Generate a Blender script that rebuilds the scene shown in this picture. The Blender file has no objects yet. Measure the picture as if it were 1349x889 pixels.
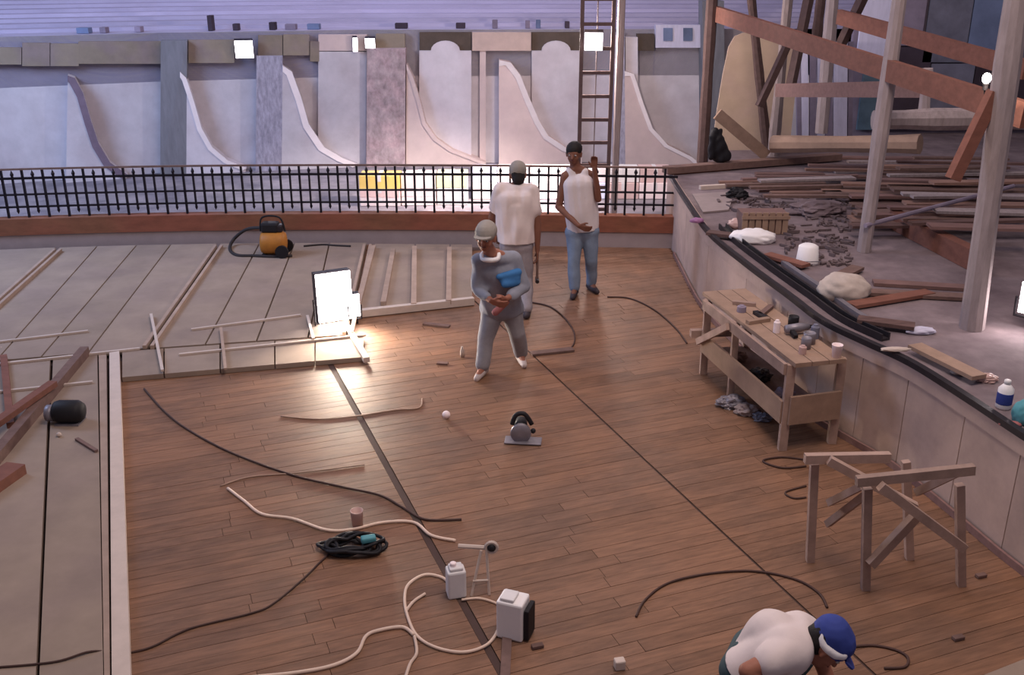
import bpy, bmesh, math, random
from mathutils import Vector, Matrix
random.seed(7)
V = Vector
scene = bpy.context.scene
COL = scene.collection

# ------------------------------------------------------------------ camera
W, H, F, HC = 1349.0, 889.0, 1310.0, 3.7
PITCH = math.radians(21.1)
cp, sp = math.cos(PITCH), math.sin(PITCH)
cam_d = bpy.data.cameras.new('camera')
cam_d.sensor_fit = 'HORIZONTAL'; cam_d.sensor_width = 36.0
cam_d.lens = F / W * 36.0; cam_d.clip_end = 200
cam = bpy.data.objects.new('camera', cam_d); COL.objects.link(cam)
cam.location = (0, 0, HC); cam.rotation_euler = (math.pi/2 - PITCH, 0, 0)
scene.camera = cam

# ------------------------------------------------------------------ world, lights, exposure
scene.view_settings.view_transform = 'Standard'
scene.view_settings.look = 'None'
scene.view_settings.gamma = 1.0
scene.view_settings.use_curve_mapping = False
scene.view_settings.exposure = 0.0
wd = bpy.data.worlds.new('world'); scene.world = wd; wd.use_nodes = True
bg = wd.node_tree.nodes['Background']
bg.inputs[0].default_value = (0.60, 0.54, 0.66, 1); bg.inputs[1].default_value = 0.30

def area(name, loc, target, size, energy, col, sy=None):
    d = bpy.data.lights.new(name, 'AREA'); d.energy = energy; d.color = col
    d.shape = 'RECTANGLE'; d.size = size; d.size_y = sy or size
    o = bpy.data.objects.new(name, d); COL.objects.link(o); o.location = loc
    o.rotation_euler = (V(target) - V(loc)).to_track_quat('-Z', 'Y').to_euler()
    return o
def point(name, loc, energy, col, r=0.1):
    d = bpy.data.lights.new(name, 'POINT'); d.energy = energy; d.color = col; d.shadow_soft_size = r
    o = bpy.data.objects.new(name, d); COL.objects.link(o); o.location = loc
    return o
area('hall_lamp_front', (1.5, 4.5, 8.5), (0.5, 7.5, 0), 3.5, 400, (1.0, 0.82, 0.74))  # unseen overhead fill, added for general light on the floor
area('hall_lamp_back', (1.0, 11.0, 8.5), (0.5, 12.0, 0), 3.5, 200, (1.0, 0.80, 0.78))  # second unseen overhead fill, added over the far half
area('daylight_left', (-10.0, 11.0, 6.0), (-4, 17.5, 1.2), 4.0, 720, (0.47, 0.63, 1.0))
area('daylight_gallery', (-2.0, 19.0, 8.0), (-2.0, 21.5, 2.5), 6.0, 170, (0.78, 0.74, 1.0), 2.0)

# ------------------------------------------------------------------ pixel -> place helpers
def ray(px, py):
    u = (px - W/2) / F; v = (H/2 - py) / F
    return V((u, cp + v*sp, -sp + v*cp))
def at(px, py, z=0.0):
    d = ray(px, py); t = (z - HC) / d.z
    return V((d.x*t, d.y*t, z))
def atY(px, py, Y):
    d = ray(px, py); t = Y / d.y
    return V((d.x*t, Y, HC + d.z*t))

# ------------------------------------------------------------------ mesh helpers
class MB:
    def __init__(s): s.v = []; s.f = []
    def add(s, vs, fs):
        n = len(s.v); s.v += [V(p) for p in vs]; s.f += [[n+i for i in f] for f in fs]; return s
    def box(s, lo, hi):
        x0,y0,z0 = lo; x1,y1,z1 = hi
        return s.add([(x0,y0,z0),(x1,y0,z0),(x1,y1,z0),(x0,y1,z0),(x0,y0,z1),(x1,y0,z1),(x1,y1,z1),(x0,y1,z1)],
              [(0,3,2,1),(4,5,6,7),(0,1,5,4),(1,2,6,5),(2,3,7,6),(3,0,4,7)])
    def cbox(s, c, sz, rz=0, bev=0):
        M = Matrix.Translation(c) @ Matrix.Rotation(rz, 4, 'Z')
        bm = bmesh.new(); bmesh.ops.create_cube(bm, size=1)
        bmesh.ops.scale(bm, vec=sz, verts=bm.verts)
        if bev: bmesh.ops.bevel(bm, geom=bm.edges[:], offset=bev, segments=2, affect='EDGES', profile=0.5)
        bmesh.ops.transform(bm, matrix=M, verts=bm.verts)
        return s.addbm(bm)
    def addbm(s, bm):
        bm.verts.index_update()
        s.add([v.co.copy() for v in bm.verts], [[v.index for v in f.verts] for f in bm.faces]); bm.free(); return s
    def bar(s, a, b, w, h=None, up=(0,0,1)):
        a = V(a); b = V(b); h = h or w; d = (b-a).normalized(); up = V(up)
        if abs(d.dot(up)) > .98: up = V((0,1,0))
        x = d.cross(up).normalized()*(w/2); y = x.cross(d).normalized()*(h/2)
        return s.add([a-x-y,a+x-y,a+x+y,a-x+y,b-x-y,b+x-y,b+x+y,b-x+y],
              [(0,1,2,3),(7,6,5,4),(0,4,5,1),(1,5,6,2),(2,6,7,3),(3,7,4,0)])
    def log(s, a, b, r0, r1=None, n=9, wob=.12, seg=6):
        a = V(a); b = V(b); pts = [a.lerp(b, i/seg) for i in range(seg+1)]
        rr = [(r0 + ((r1 or r0)-r0)*i/seg)*(1+random.uniform(-wob,wob)) for i in range(seg+1)]
        return s.tube(pts, rr, n)
    def tube(s, pts, r, n=8, cap=True, closed=False):
        pts = [V(p) for p in pts]; k = len(pts)
        rs = r if isinstance(r, (list,tuple)) else [r]*k
        base = len(s.v); ref = None
        for i,p in enumerate(pts):
            d = (pts[min(i+1,k-1)] - pts[max(i-1,0)])
            if closed: d = pts[(i+1)%k]-pts[i-1]
            d.normalize()
            if ref is None: ref = d.orthogonal().normalized()
            ref = (ref - d*ref.dot(d))
            if ref.length < 1e-5: ref = d.orthogonal()
            ref.normalize(); q = d.cross(ref)
            for j in range(n):
                a = 2*math.pi*j/n
                s.v.append(p + (ref*math.cos(a)+q*math.sin(a))*rs[i])
        for i in range(k if closed else k-1):
            i2 = (i+1)%k
            for j in range(n):
                j2 = (j+1)%n
                s.f.append([base+i*n+j, base+i*n+j2, base+i2*n+j2, base+i2*n+j])
        if cap and not closed:
            s.f.append([base+j for j in reversed(range(n))]); s.f.append([base+(k-1)*n+j for j in range(n)])
        return s
    def lathe(s, c, prof, n=20, axis=(0,0,1)):
        c = V(c); ax = V(axis).normalized(); x = ax.orthogonal().normalized(); y = ax.cross(x)
        base = len(s.v); k = len(prof)
        for r,z in prof:
            for j in range(n):
                a = 2*math.pi*j/n
                s.v.append(c + ax*z + (x*math.cos(a)+y*math.sin(a))*max(r,1e-4))
        for i in range(k-1):
            for j in range(n):
                j2=(j+1)%n
                s.f.append([base+i*n+j, base+i*n+j2, base+(i+1)*n+j2, base+(i+1)*n+j])
        s.f.append([base+j for j in reversed(range(n))]); s.f.append([base+(k-1)*n+j for j in range(n)])
        return s
    def prism(s, pts, ext):
        """closed polygon pts (3D), extruded by the vector ext"""
        pts = [V(p) for p in pts]; e = V(ext); n = len(pts)
        fs = [list(range(n)), [n+i for i in reversed(range(n))]]
        fs += [[i,n+i,n+(i+1)%n,(i+1)%n] for i in range(n)]
        return s.add(pts + [p+e for p in pts], fs)
    def ball(s, c, r, sc=(1,1,1), jit=0, u=12, v=8):
        bm = bmesh.new(); bmesh.ops.create_uvsphere(bm, u_segments=u, v_segments=v, radius=r)
        for w in bm.verts:
            w.co = V((w.co.x*sc[0], w.co.y*sc[1], w.co.z*sc[2]))*(1+random.uniform(-jit,jit)) + V(c)
        return s.addbm(bm)

WL = {}
def finish_mesh(name, mb, mat, off, smooth=False):
    me = bpy.data.meshes.new(name)
    me.from_pydata([tuple(p-off) for p in mb.v], [], mb.f)
    bm = bmesh.new(); bm.from_mesh(me); bmesh.ops.recalc_face_normals(bm, faces=bm.faces); bm.to_mesh(me); bm.free()
    me.materials.append(mat)
    if smooth:
        for p in me.polygons: p.use_smooth = True
    return me
def thing(name, label, cat, loc, group=None):
    o = bpy.data.objects.new(name, None); COL.objects.link(o); o.location = loc
    o.empty_display_size = .1
    o['label'] = label; o['category'] = cat
    if group: o['group'] = group
    WL[o.name] = V(loc); return o
def part(name, mb, mat, parent, smooth=False, label=None):
    off = WL[parent.name]
    o = bpy.data.objects.new(name, finish_mesh(name, mb, mat, off, smooth)); COL.objects.link(o)
    o.parent = parent; WL[o.name] = off
    if label: o['label'] = label
    return o
def single(name, mb, mat, label, cat, group=None, smooth=False):
    n = len(mb.v); c = sum(mb.v, V())/n; off = V((c.x, c.y, min(p.z for p in mb.v)))
    o = bpy.data.objects.new(name, finish_mesh(name, mb, mat, off, smooth)); COL.objects.link(o)
    o.location = off; WL[o.name] = off
    o['label'] = label; o['category'] = cat
    if group: o['group'] = group
    return o
def struct(name, mb, mat):
    if mb is None:
        o = bpy.data.objects.new(name, None)
    else:
        o = bpy.data.objects.new(name, finish_mesh(name, mb, mat, V()))
    COL.objects.link(o); o['kind'] = 'structure'; WL[o.name] = V(); return o

# ------------------------------------------------------------------ materials
def mat(name, col, rough=.75, var=.18, scale=6.0, stretch=(1,1,1), bump=.15, metal=0.0, objvar=.12, patch=0.0,
        patchcol=None, patchscale=1.2, spec=.3):
    m = bpy.data.materials.new(name); m.use_nodes = True
    N = m.node_tree.nodes; L = m.node_tree.links; b = N['Principled BSDF']
    b.inputs['Roughness'].default_value = rough; b.inputs['Metallic'].default_value = metal
    b.inputs['Specular IOR Level'].default_value = spec
    tc = N.new('ShaderNodeTexCoord'); oi = N.new('ShaderNodeObjectInfo')
    add = N.new('ShaderNodeVectorMath'); add.operation = 'ADD'
    mul = N.new('ShaderNodeVectorMath'); mul.operation = 'SCALE'; mul.inputs[0].default_value = (13,7,5)
    L.new(oi.outputs['Random'], mul.inputs['Scale'])
    L.new(tc.outputs['Object'], add.inputs[0]); L.new(mul.outputs[0], add.inputs[1])
    mp = N.new('ShaderNodeMapping'); mp.inputs['Scale'].default_value = stretch
    L.new(add.outputs[0], mp.inputs[0])
    nz = N.new('ShaderNodeTexNoise'); nz.inputs['Scale'].default_value = scale; nz.inputs['Detail'].default_value = 6
    nz.inputs['Roughness'].default_value = .65
    L.new(mp.outputs[0], nz.inputs['Vector'])
    # value factor = 1 + var*(noise-.5)*2 + objvar*(rand-.5)*2
    f1 = N.new('ShaderNodeMath'); f1.operation='MULTIPLY_ADD'; f1.inputs[1].default_value = 2*var*1.6; f1.inputs[2].default_value = 1-var*1.6
    L.new(nz.outputs['Fac'], f1.inputs[0])
    f2 = N.new('ShaderNodeMath'); f2.operation='MULTIPLY_ADD'; f2.inputs[1].default_value = 2*objvar; f2.inputs[2].default_value = -objvar
    L.new(oi.outputs['Random'], f2.inputs[0])
    f3 = N.new('ShaderNodeMath'); f3.operation='ADD'; L.new(f1.outputs[0], f3.inputs[0]); L.new(f2.outputs[0], f3.inputs[1])
    src = None
    if patch:
        geo = N.new('ShaderNodeNewGeometry')
        n2 = N.new('ShaderNodeTexNoise'); n2.inputs['Scale'].default_value = patchscale; n2.inputs['Detail'].default_value = 5
        L.new(geo.outputs['Position'], n2.inputs['Vector'])
        rp = N.new('ShaderNodeMapRange'); rp.inputs['From Min'].default_value=.42; rp.inputs['From Max'].default_value=.66
        rp.inputs['To Max'].default_value = patch
        L.new(n2.outputs['Fac'], rp.inputs['Value'])
        mx = N.new('ShaderNodeMix'); mx.data_type='RGBA'
        mx.inputs['A'].default_value = (*col,1); mx.inputs['B'].default_value = (*(patchcol or [c*.6 for c in col]),1)
        L.new(rp.outputs[0], mx.inputs['Factor']); src = mx.outputs['Result']
    hs = N.new('ShaderNodeVectorMath'); hs.operation='SCALE'
    if src: L.new(src, hs.inputs[0])
    else: hs.inputs[0].default_value = col
    L.new(f3.outputs[0], hs.inputs['Scale'])
    L.new(hs.outputs[0], b.inputs['Base Color'])
    if bump:
        bp = N.new('ShaderNodeBump'); bp.inputs['Strength'].default_value = bump; bp.inputs['Distance'].default_value = .01
        L.new(nz.outputs['Fac'], bp.inputs['Height']); L.new(bp.outputs[0], b.inputs['Normal'])
    return m
def emit(name, col, strength):
    m = bpy.data.materials.new(name); m.use_nodes = True
    b = m.node_tree.nodes['Principled BSDF']
    b.inputs['Base Color'].default_value = (*col,1); b.inputs['Emission Color'].default_value = (*col,1)
    b.inputs['Emission Strength'].default_value = strength
    return m
M = {}
M['parquet'] = mat('parquet', (.222,.114,.066), .55, .42, 3.0, (1.6,1.3,1), .2, objvar=.15, patch=.7, patchcol=(.155,.090,.062), patchscale=1.3)
M['slab'] = mat('slab', (.10,.065,.055), .9, .2, 4)
M['ply'] = mat('plywood', (.31,.236,.185), .8, .2, 2.5, (1,1,1), .1, objvar=.07, patch=.5, patchcol=(.255,.19,.165), patchscale=1.6)
M['batten'] = mat('batten', (.40,.29,.23), .8, .2, 6, objvar=.08)
M['lath'] = mat('lath', (.58,.48,.42), .7, .12, 8, objvar=.05)
M['beam_red'] = mat('beam_red', (.25,.085,.05), .7, .3, 4, (1,1,3), .1, patch=.5, patchcol=(.2,.1,.05), patchscale=1.0)
M['kerb'] = mat('kerb', (.30,.24,.235), .85, .15, 5)
M['iron'] = mat('iron', (.018,.014,.02), .5, .2, 10, metal=.5)
M['plaster'] = mat('plaster', (.60,.56,.60), .85, .16, 3, bump=.12, patch=.5, patchcol=(.50,.43,.46), patchscale=1.4)
M['plaster_pink'] = mat('plaster_pink', (.66,.53,.50), .85, .10, 4, bump=.08, patch=.4, patchcol=(.58,.45,.45), patchscale=2)  # same plaster, with the warm lamp tint put into its colour
M['pillar_green'] = mat('pillar_green', (.20,.20,.225), .9, .25, 4, (3,3,.6), .1)
M['pillar_mottled'] = mat('pillar_mottled', (.36,.34,.42), .9, .5, 7, (3,3,1), .2)
M['pillar_stone'] = mat('pillar_stone', (.42,.33,.34), .9, .55, 6, (1.4,1.4,1), .2, patch=.7, patchcol=(.5,.35,.37), patchscale=4)
M['olive'] = mat('olive', (.27,.22,.17), .85, .2, 4, objvar=.12, patch=.6, patchcol=(.25,.19,.2), patchscale=2.5)
M['darkboard'] = mat('darkboard', (.10,.075,.06), .9, .25, 5)
M['beige'] = mat('beige', (.55,.42,.37), .85, .15, 5)
M['gallery'] = mat('gallery', (.46,.42,.55), .85, .16, 2, (.4,2,2), .05, objvar=.14)
M['stagewall'] = mat('stagewall', (.52,.38,.32), .85, .22, 3, bump=.1, objvar=.05, patch=.6, patchcol=(.42,.31,.28), patchscale=1.5)
M['stagetop'] = mat('stagetop', (.20,.155,.165), .9, .35, 5, bump=.3, patch=.7, patchcol=(.12,.085,.095), patchscale=1.8)
M['blackmetal'] = mat('blackmetal', (.03,.025,.03), .45, .3, 8, metal=.3)
M['steel'] = mat('steel', (.24,.22,.25), .45, .25, 12, metal=.4)
M['timber_grey'] = mat('timber_grey', (.33,.27,.27), .85, .28, 7, (3,3,.6), .25)
M['timber_dark'] = mat('timber_dark', (.17,.105,.09), .85, .3, 6, (2,2,2), .25)
M['timber_dark2'] = mat('timber_blackened', (.10,.062,.058), .85, .3, 6, (2,2,2), .25)
M['timber_red'] = mat('timber_red', (.20,.082,.058), .75, .3, 5, (1,2,3), .2)
M['timber_brown'] = mat('timber_brown', (.18,.105,.095), .85, .3, 6, (1,3,3), .2, objvar=.4)
M['timber_tan'] = mat('timber_tan', (.31,.205,.15), .8, .25, 7, (1,1,1), .2, objvar=.15)
M['timber_pale'] = mat('timber_pale', (.37,.255,.21), .8, .3, 7, (1,1,1), .2, objvar=.15)
M['tanply'] = mat('tanply', (.50,.37,.27), .8, .12, 3, bump=.05, patch=.5, patchcol=(.48,.34,.29), patchscale=2)
M['white'] = mat('white', (.78,.75,.75), .5, .06, 8, bump=.03)
M['white_pink'] = mat('white_pink', (.85,.72,.72), .6, .08, 5, bump=.03)
M['carton_y'] = mat('carton_yellow', (.85,.60,.18), .6, .12, 5, bump=.03)
M['carton_g'] = mat('carton_green', (.62,.64,.42), .6, .12, 5, bump=.03)
M['carton_b'] = mat('carton_blue', (.55,.58,.75), .6, .1, 5, bump=.03)
M['carton_p'] = mat('carton_pink', (.72,.52,.50), .6, .1, 5, bump=.03)
M['lav'] = mat('lavender_white', (.62,.60,.75), .7, .15, 6, (3,3,.5))
M['blue'] = mat('blue_sheet', (.15,.19,.31), .8, .35, 2, objvar=.2)
M['mauve'] = mat('mauve_sheet', (.23,.19,.25), .85, .3, 3, objvar=.2)
M['mauve2'] = mat('mauve_slate', (.16,.16,.21), .85, .35, 3, objvar=.1)
M['teal_dark'] = mat('teal_slate', (.11,.17,.22), .85, .35, 3, objvar=.1)
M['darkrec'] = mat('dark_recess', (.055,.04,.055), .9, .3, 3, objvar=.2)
M['orange'] = mat('orange', (.45,.18,.03), .5, .2, 8)
M['black'] = mat('black', (.012,.011,.014), .6, .2, 10)
M['rubber'] = mat('rubber', (.035,.028,.028), .7, .2, 10)
M['browncord'] = mat('browncord', (.075,.04,.033), .7, .2, 10)
M['whitecord'] = mat('whitecord', (.68,.52,.42), .6, .12, 6)
M['chips'] = mat('chips', (.15,.11,.115), .9, .3, 8)
M['timber_tan2'] = mat('timber_tan_red', (.24,.14,.11), .8, .3, 6, (1,3,3), .2, objvar=.2)
M['palecord'] = mat('palecord', (.42,.28,.21), .7, .12, 6)
M['skin'] = mat('skin', (.20,.085,.055), .6, .12, 12, bump=.05, objvar=.05)
M['skin_red'] = mat('skin_red', (.32,.13,.085), .6, .12, 12, bump=.05, objvar=.05)
M['hair'] = mat('hair', (.012,.009,.009), .7, .4, 40, bump=.5)
M['tee'] = mat('tee', (.72,.62,.60), .9, .08, 7, bump=.25, objvar=.02)
M['vest'] = mat('vest', (.74,.67,.68), .9, .08, 7, bump=.25, objvar=.02)
M['jeans'] = mat('jeans', (.20,.26,.36), .9, .25, 9, bump=.25)
M['jeans_grey'] = mat('jeans_grey', (.34,.31,.34), .9, .22, 9, bump=.25)
M['denim'] = mat('denim', (.25,.26,.31), .9, .2, 9, bump=.25)
M['trouser'] = mat('trouser', (.27,.26,.28), .9, .22, 9, bump=.25)
M['trouser_dark'] = mat('trouser_dark', (.05,.08,.09), .9, .25, 9, bump=.2)
M['bluecloth'] = mat('bluecloth', (.05,.18,.42), .85, .15, 9)
M['redcloth'] = mat('redcloth', (.33,.12,.12), .85, .15, 9)
M['capblue'] = mat('capblue', (.035,.055,.25), .8, .12, 12)
M['capgrey'] = mat('capgrey', (.30,.27,.24), .8, .12, 12)
M['shoe'] = mat('shoe', (.05,.04,.05), .6, .2, 10)
M['shoe_pale'] = mat('shoe_pale', (.50,.42,.40), .6, .2, 10)
M['eye'] = mat('eye', (.55,.52,.5), .3, .02, 5, bump=0)
M['lip'] = mat('lip', (.16,.05,.045), .5, .05, 5, bump=0)
M['sack'] = mat('sack', (.46,.39,.35), .9, .2, 6, bump=.4)
M['teal'] = mat('teal', (.08,.28,.32), .6, .1, 6)
M['cup'] = mat('cup', (.50,.33,.30), .4, .08, 6)
M['lilac'] = mat('lilac_cloth', (.42,.2,.38), .8, .1, 6)
M['lamp'] = emit('lamp_glow', (1.0,.93,.88), 30)
M['lamp_small'] = emit('lamp_small_glow', (1.0,.93,.95), 9)
M['floor_beyond'] = mat('floor_beyond', (.26,.23,.25), .85, .4, 3, patch=.8, patchcol=(.13,.12,.15), patchscale=1.5)
M['edging'] = mat('edging', (.82,.74,.74), .7, .08, 6, bump=.03)  # pale colour standing in for light on the fin edges
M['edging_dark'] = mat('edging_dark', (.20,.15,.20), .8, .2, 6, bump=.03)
M['filler'] = mat('filler', (.085,.05,.042), .8, .25, 5)

# ------------------------------------------------------------------ 2D helpers
def hit2(o, d, poly):
    """first hit of the plan ray o+t*d with an open polyline"""
    best = None
    for a, b in zip(poly, poly[1:]):
        ex, ey = b[0]-a[0], b[1]-a[1]
        den = d[0]*ey - d[1]*ex
        if abs(den) < 1e-9: continue
        t = ((a[0]-o[0])*ey - (a[1]-o[1])*ex)/den
        k = ((a[0]-o[0])*d[1] - (a[1]-o[1])*d[0])/den
        if t > 0 and -1e-6 <= k <= 1+1e-6 and (best is None or t < best[0]): best = (t, a, b)
    return best
def offset_line(pts, d):
    """shift an open plan polyline sideways by d (positive: away from the camera side, to its left)"""
    out = []
    for i,p in enumerate(pts):
        a = pts[max(i-1,0)]; b = pts[min(i+1,len(pts)-1)]
        t = V((b[0]-a[0], b[1]-a[1])).normalized()
        out.append(V((p[0]-t.y*d, p[1]+t.x*d)))
    return out
def ribbon(mb, pts, d0, d1, z0, z1):
    A = offset_line(pts, d0); B = offset_line(pts, d1); n = len(pts)
    vs = []
    for a,b in zip(A,B): vs += [(a.x,a.y,z0),(b.x,b.y,z0),(b.x,b.y,z1),(a.x,a.y,z1)]
    fs = []
    for i in range(n-1):
        k = 4*i
        for j in range(4): fs.append((k+j, k+(j+1)%4, k+4+(j+1)%4, k+4+j))
    fs += [(0,1,2,3),(4*n-1,4*n-2,4*n-3,4*n-4)]
    return mb.add(vs, fs)
def resample(pts, step):
    pts = [V((p[0],p[1])) for p in pts]; out = [pts[0]]; acc = 0
    for a,b in zip(pts,pts[1:]):
        L = (b-a).length; t = step-acc
        while t < L: out.append(a.lerp(b,t/L)); t += step
        acc = L-(t-step)
    return out
def smooth_path(pts, sub=8):
    pts = [V(p) for p in pts]; n = len(pts); out = []
    for i in range(n-1):
        p0,p1,p2,p3 = pts[max(i-1,0)],pts[i],pts[i+1],pts[min(i+2,n-1)]
        for k in range(sub):
            t = k/sub
            out.append(.5*((2*p1)+(p2-p0)*t+(2*p0-5*p1+4*p2-p3)*t*t+(3*p1-p0-3*p2+p3)*t*t*t))
    out.append(pts[-1]); return out

# ================================================================== STRUCTURE
ZS = .85       # stage height
DZ = .05       # unfinished deck height above the finished floor
stage_px = [(880,226),(884,235),(905,268),(935,310),(985,352),(1040,393),(1085,427),(1140,454),(1200,482),(1275,529),(1349,578),(1440,635),(1620,760)]
SE = [at(x,y,ZS) for x,y in stage_px]
SE2 = [V((p.x,p.y)) for p in SE]
SE2s = [V((p.x,p.y)) for p in smooth_path([V((p.x,p.y,0)) for p in SE], 5)]

kerb_px = [(-160,338),(0,331),(150,326),(300,323),(480,322),(640,323),(770,325),(888,327)]
KL = [V((at(x,y,0).x, at(x,y,0).y)) for x,y in kerb_px]
KLs = [V((p.x,p.y)) for p in smooth_path([V((p.x,p.y,0)) for p in KL], 4)]

# ---- floor
ax = math.atan2((135-W/2)/F, 1/cp)      # bearing of the board columns
e1 = V((math.sin(ax), math.cos(ax))); e2 = V((math.cos(ax), -math.sin(ax)))
O2 = at(156,500,0); O2 = V((O2.x,O2.y))
def st(px,py):
    p = at(px,py,0); q = V((p.x,p.y))-O2
    return q.dot(e2), q.dot(e1)
floor = struct('floor', MB().box((-14,-1,-.3),(14,24,-.03)), M['slab'])
s1 = (st(440,485)[0]+st(655,880)[0])/2
s2 = (st(700,470)[0]+st(1000,740)[0])/2
unit = MB().box((-.5,-.5,-1),(.5,.5,0))
ume = finish_mesh('floor_board', unit, M['parquet'], V())
cells = []
RW = .105
def far_limit(s):
    o = O2 + e2*s - e1*8
    h = hit2(o, e1, KLs); return (h[0]-8) if h else 6
t = -6.3; row = 0
while t < 6.5:
    for (a,b) in ((.0,s1-.025),(s1+.025,s2-.008),(s2+.008,99)):
        mid = (a+min(b,s2+1))/2
        if a < .1 and t > .5: continue
        if s1 < a < s2 and t > far_limit((a+b)/2)-.12: continue
        if b > 50:
            h = hit2(O2+e1*t+e2*(a-.5), e2, SE2s)
            if not h: continue
            b = a-.5+h[0]-.03
            if b < a+.2: continue
            if t > far_limit(a+.3)-.1 : continue
        # one or two joints in the row
        cuts = [a]; L = b-a
        nb = 1 if L < 1.6 else (2 if L < 3.6 else 3)
        for k in range(1,nb): cuts.append(a + L*k/nb + random.uniform(-.35,.35)*L/nb)
        cuts.append(b)
        for c0,c1 in zip(cuts,cuts[1:]): cells.append((t, c0, c1))
    t += RW; row += 1
def visible(c):
    m = O2 + e1*c[0] + e2*((c[1]+c[2])/2)
    return True
cells.sort(key=lambda c: c[0])
def in_frame(c):
    for s in (c[1],(c[1]+c[2])/2,c[2]):
        p = O2+e1*c[0]+e2*s; d = V((p.x,p.y,-HC)); depth = d.y*cp - d.z*sp
        x = W/2+F*d.x/depth; y = H/2 - F*(d.y*sp+d.z*cp)/depth
        if depth > .3 and -40 < x < W+40 and y < H+25: return True
    return False
cells = [c for c in cells if in_frame(c)]
near, rest = cells[:300], cells[300:]
rz = math.atan2(e2.y, e2.x)
for t,c0,c1 in near:
    o = bpy.data.objects.new('floor_board', ume); COL.objects.link(o); o.parent = floor
    p = O2 + e1*t + e2*((c0+c1)/2)
    o.location = (p.x,p.y,random.uniform(-.0015,0)); o.rotation_euler.z = rz
    o.scale = (c1-c0-.003, RW-.003, .02)
far_boards = MB()
for t,c0,c1 in rest:
    p = O2 + e1*t + e2*((c0+c1)/2); x = e2*((c1-c0)/2-.003); y = e1*(RW/2-.002); z = random.uniform(-.0015,0)
    q = [p-x-y,p+x-y,p+x+y,p-x+y]
    far_boards.add([(v.x,v.y,-.02) for v in q]+[(v.x,v.y,z) for v in q],[(0,3,2,1),(4,5,6,7),(0,1,5,4),(1,2,6,5),(2,3,7,6),(3,0,4,7)])
fb = part('far_floor_boards', far_boards, M['parquet'], floor); fb['kind'] = 'stuff'

for s,w in ((s1,.03),(s2,.007)):
    a = O2+e1*-6.3+e2*s; b = O2+e1*(.62 if s==s1 else 2.0)+e2*s
    part('filler_strip', MB().bar((a.x,a.y,-.017),(b.x,b.y,-.017), w*2*.75,.02), M['filler'], floor)
# ---- unfinished deck: plywood sheets, battens
def slab_px(name, pts, m, z=DZ, th=.047, dz=0):
    P = [at(x,y,z) for x,y in pts]
    return part(name, MB().prism(P, (0,0,-th)), m, floor)
def lx(line, y): (xa, xb) = line; return xa + (xb-xa)*(y-322)/(470-322)
def ky(x):
    for (xa,ya),(xb,yb) in zip(kerb_px,kerb_px[1:]):
        if xa <= x <= xb: return ya+(yb-ya)*(x-xa)/(xb-xa)
    return 338 if x < 0 else 326
def kk(x):      # cross joint K
    if x < 158: return 462 + (158-x)*30/358.
    return 462 - (x-158)*22/322.
lines = [(-75,-230),(76,-80),(128,0),(180,55),(225,113),(288,188),(342,262),(388,330),(434,400),(484,452)]
def kcross(l):
    y = 460
    for _ in range(6): y = kk(lx(l,y))
    return lx(l,y), y
for l0,l1 in zip(lines, lines[1:]):
    g = 1.2
    w0 = 3.5 if l0 in (lines[1],lines[5]) else g; w1 = 3.5 if l1 in (lines[1],lines[5]) else g
    b0 = kcross(l0); b1 = kcross(l1)
    x0,x1 = lx(l0,322), lx(l1,322)
    slab_px('plywood_sheet', [(b0[0]+w0,b0[1]-1),(b1[0]-w1,b1[1]-1),(x1-w1*.8,ky(x1)-2.5),(x0+w0*.8,ky(x0)-2.5)], M['ply'])
for l in (lines[1],lines[5],lines[9]):
    b = kcross(l); x = lx(l,322)
    for k in (-1,1):
        part('batten', MB().bar(at(b[0]+k*5,b[1]-2,DZ+.02), at(x+k*4,ky(x)+1,DZ+.02), .035,.04), M['batten'], floor)
# right bay of the deck
for xa,xb,xc,xd in ((470,546,494,546),(548,590,548,592),(592,622,594,622)):
    slab_px('plywood_sheet', [(xa,411-(xa-470)*.11),(xb,411-(xb-470)*.11),(xd,ky(xd)-1),(xc,ky(xc)-1)], M['ply'])
for (xa,ya,xb,yb) in ((470,408,492,325),(545,402,546,326),(591,398,592,327),(505,400,518,330)):
    part('batten', MB().bar(at(xa,ya,DZ+.025), at(xb,yb,DZ+.025), .06,.05), M['batten'], floor)
part('batten', MB().bar(at(468,413,DZ), at(624,396,DZ), .07,.08), M['lath'], floor)
# strip between K and the finished floor
xs = [160,216,290,362,415,480]
for a,b in zip(xs,xs[1:]):
    f = lambda x: 497-(x-158)*27/322.
    slab_px('plywood_sheet', [(a+1,f(a)),(b-1,f(b)),(b-1,kk(b)+1),(a+1,kk(a)+1)], M['ply'])
# left run of the deck
slab_px('plywood_sheet', [(-260,1000),(42,1000),(66,kk(67)+1),(-120,kk(-120)+1)], M['ply'])
slab_px('plywood_sheet', [(47,1000),(138,1000),(128,kk(128)+1),(70,kk(71)+1)], M['ply'])
slab_px('batten', [(139,1000),(146,1000),(140,kk(140)+1),(130,kk(130)+1)], M['batten'])
slab_px('edge_board', [(148,1000),(176,1000),(157,kk(157)),(144,kk(144)+1)], M['lath'] , z=DZ+.02, th=.065)

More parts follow.
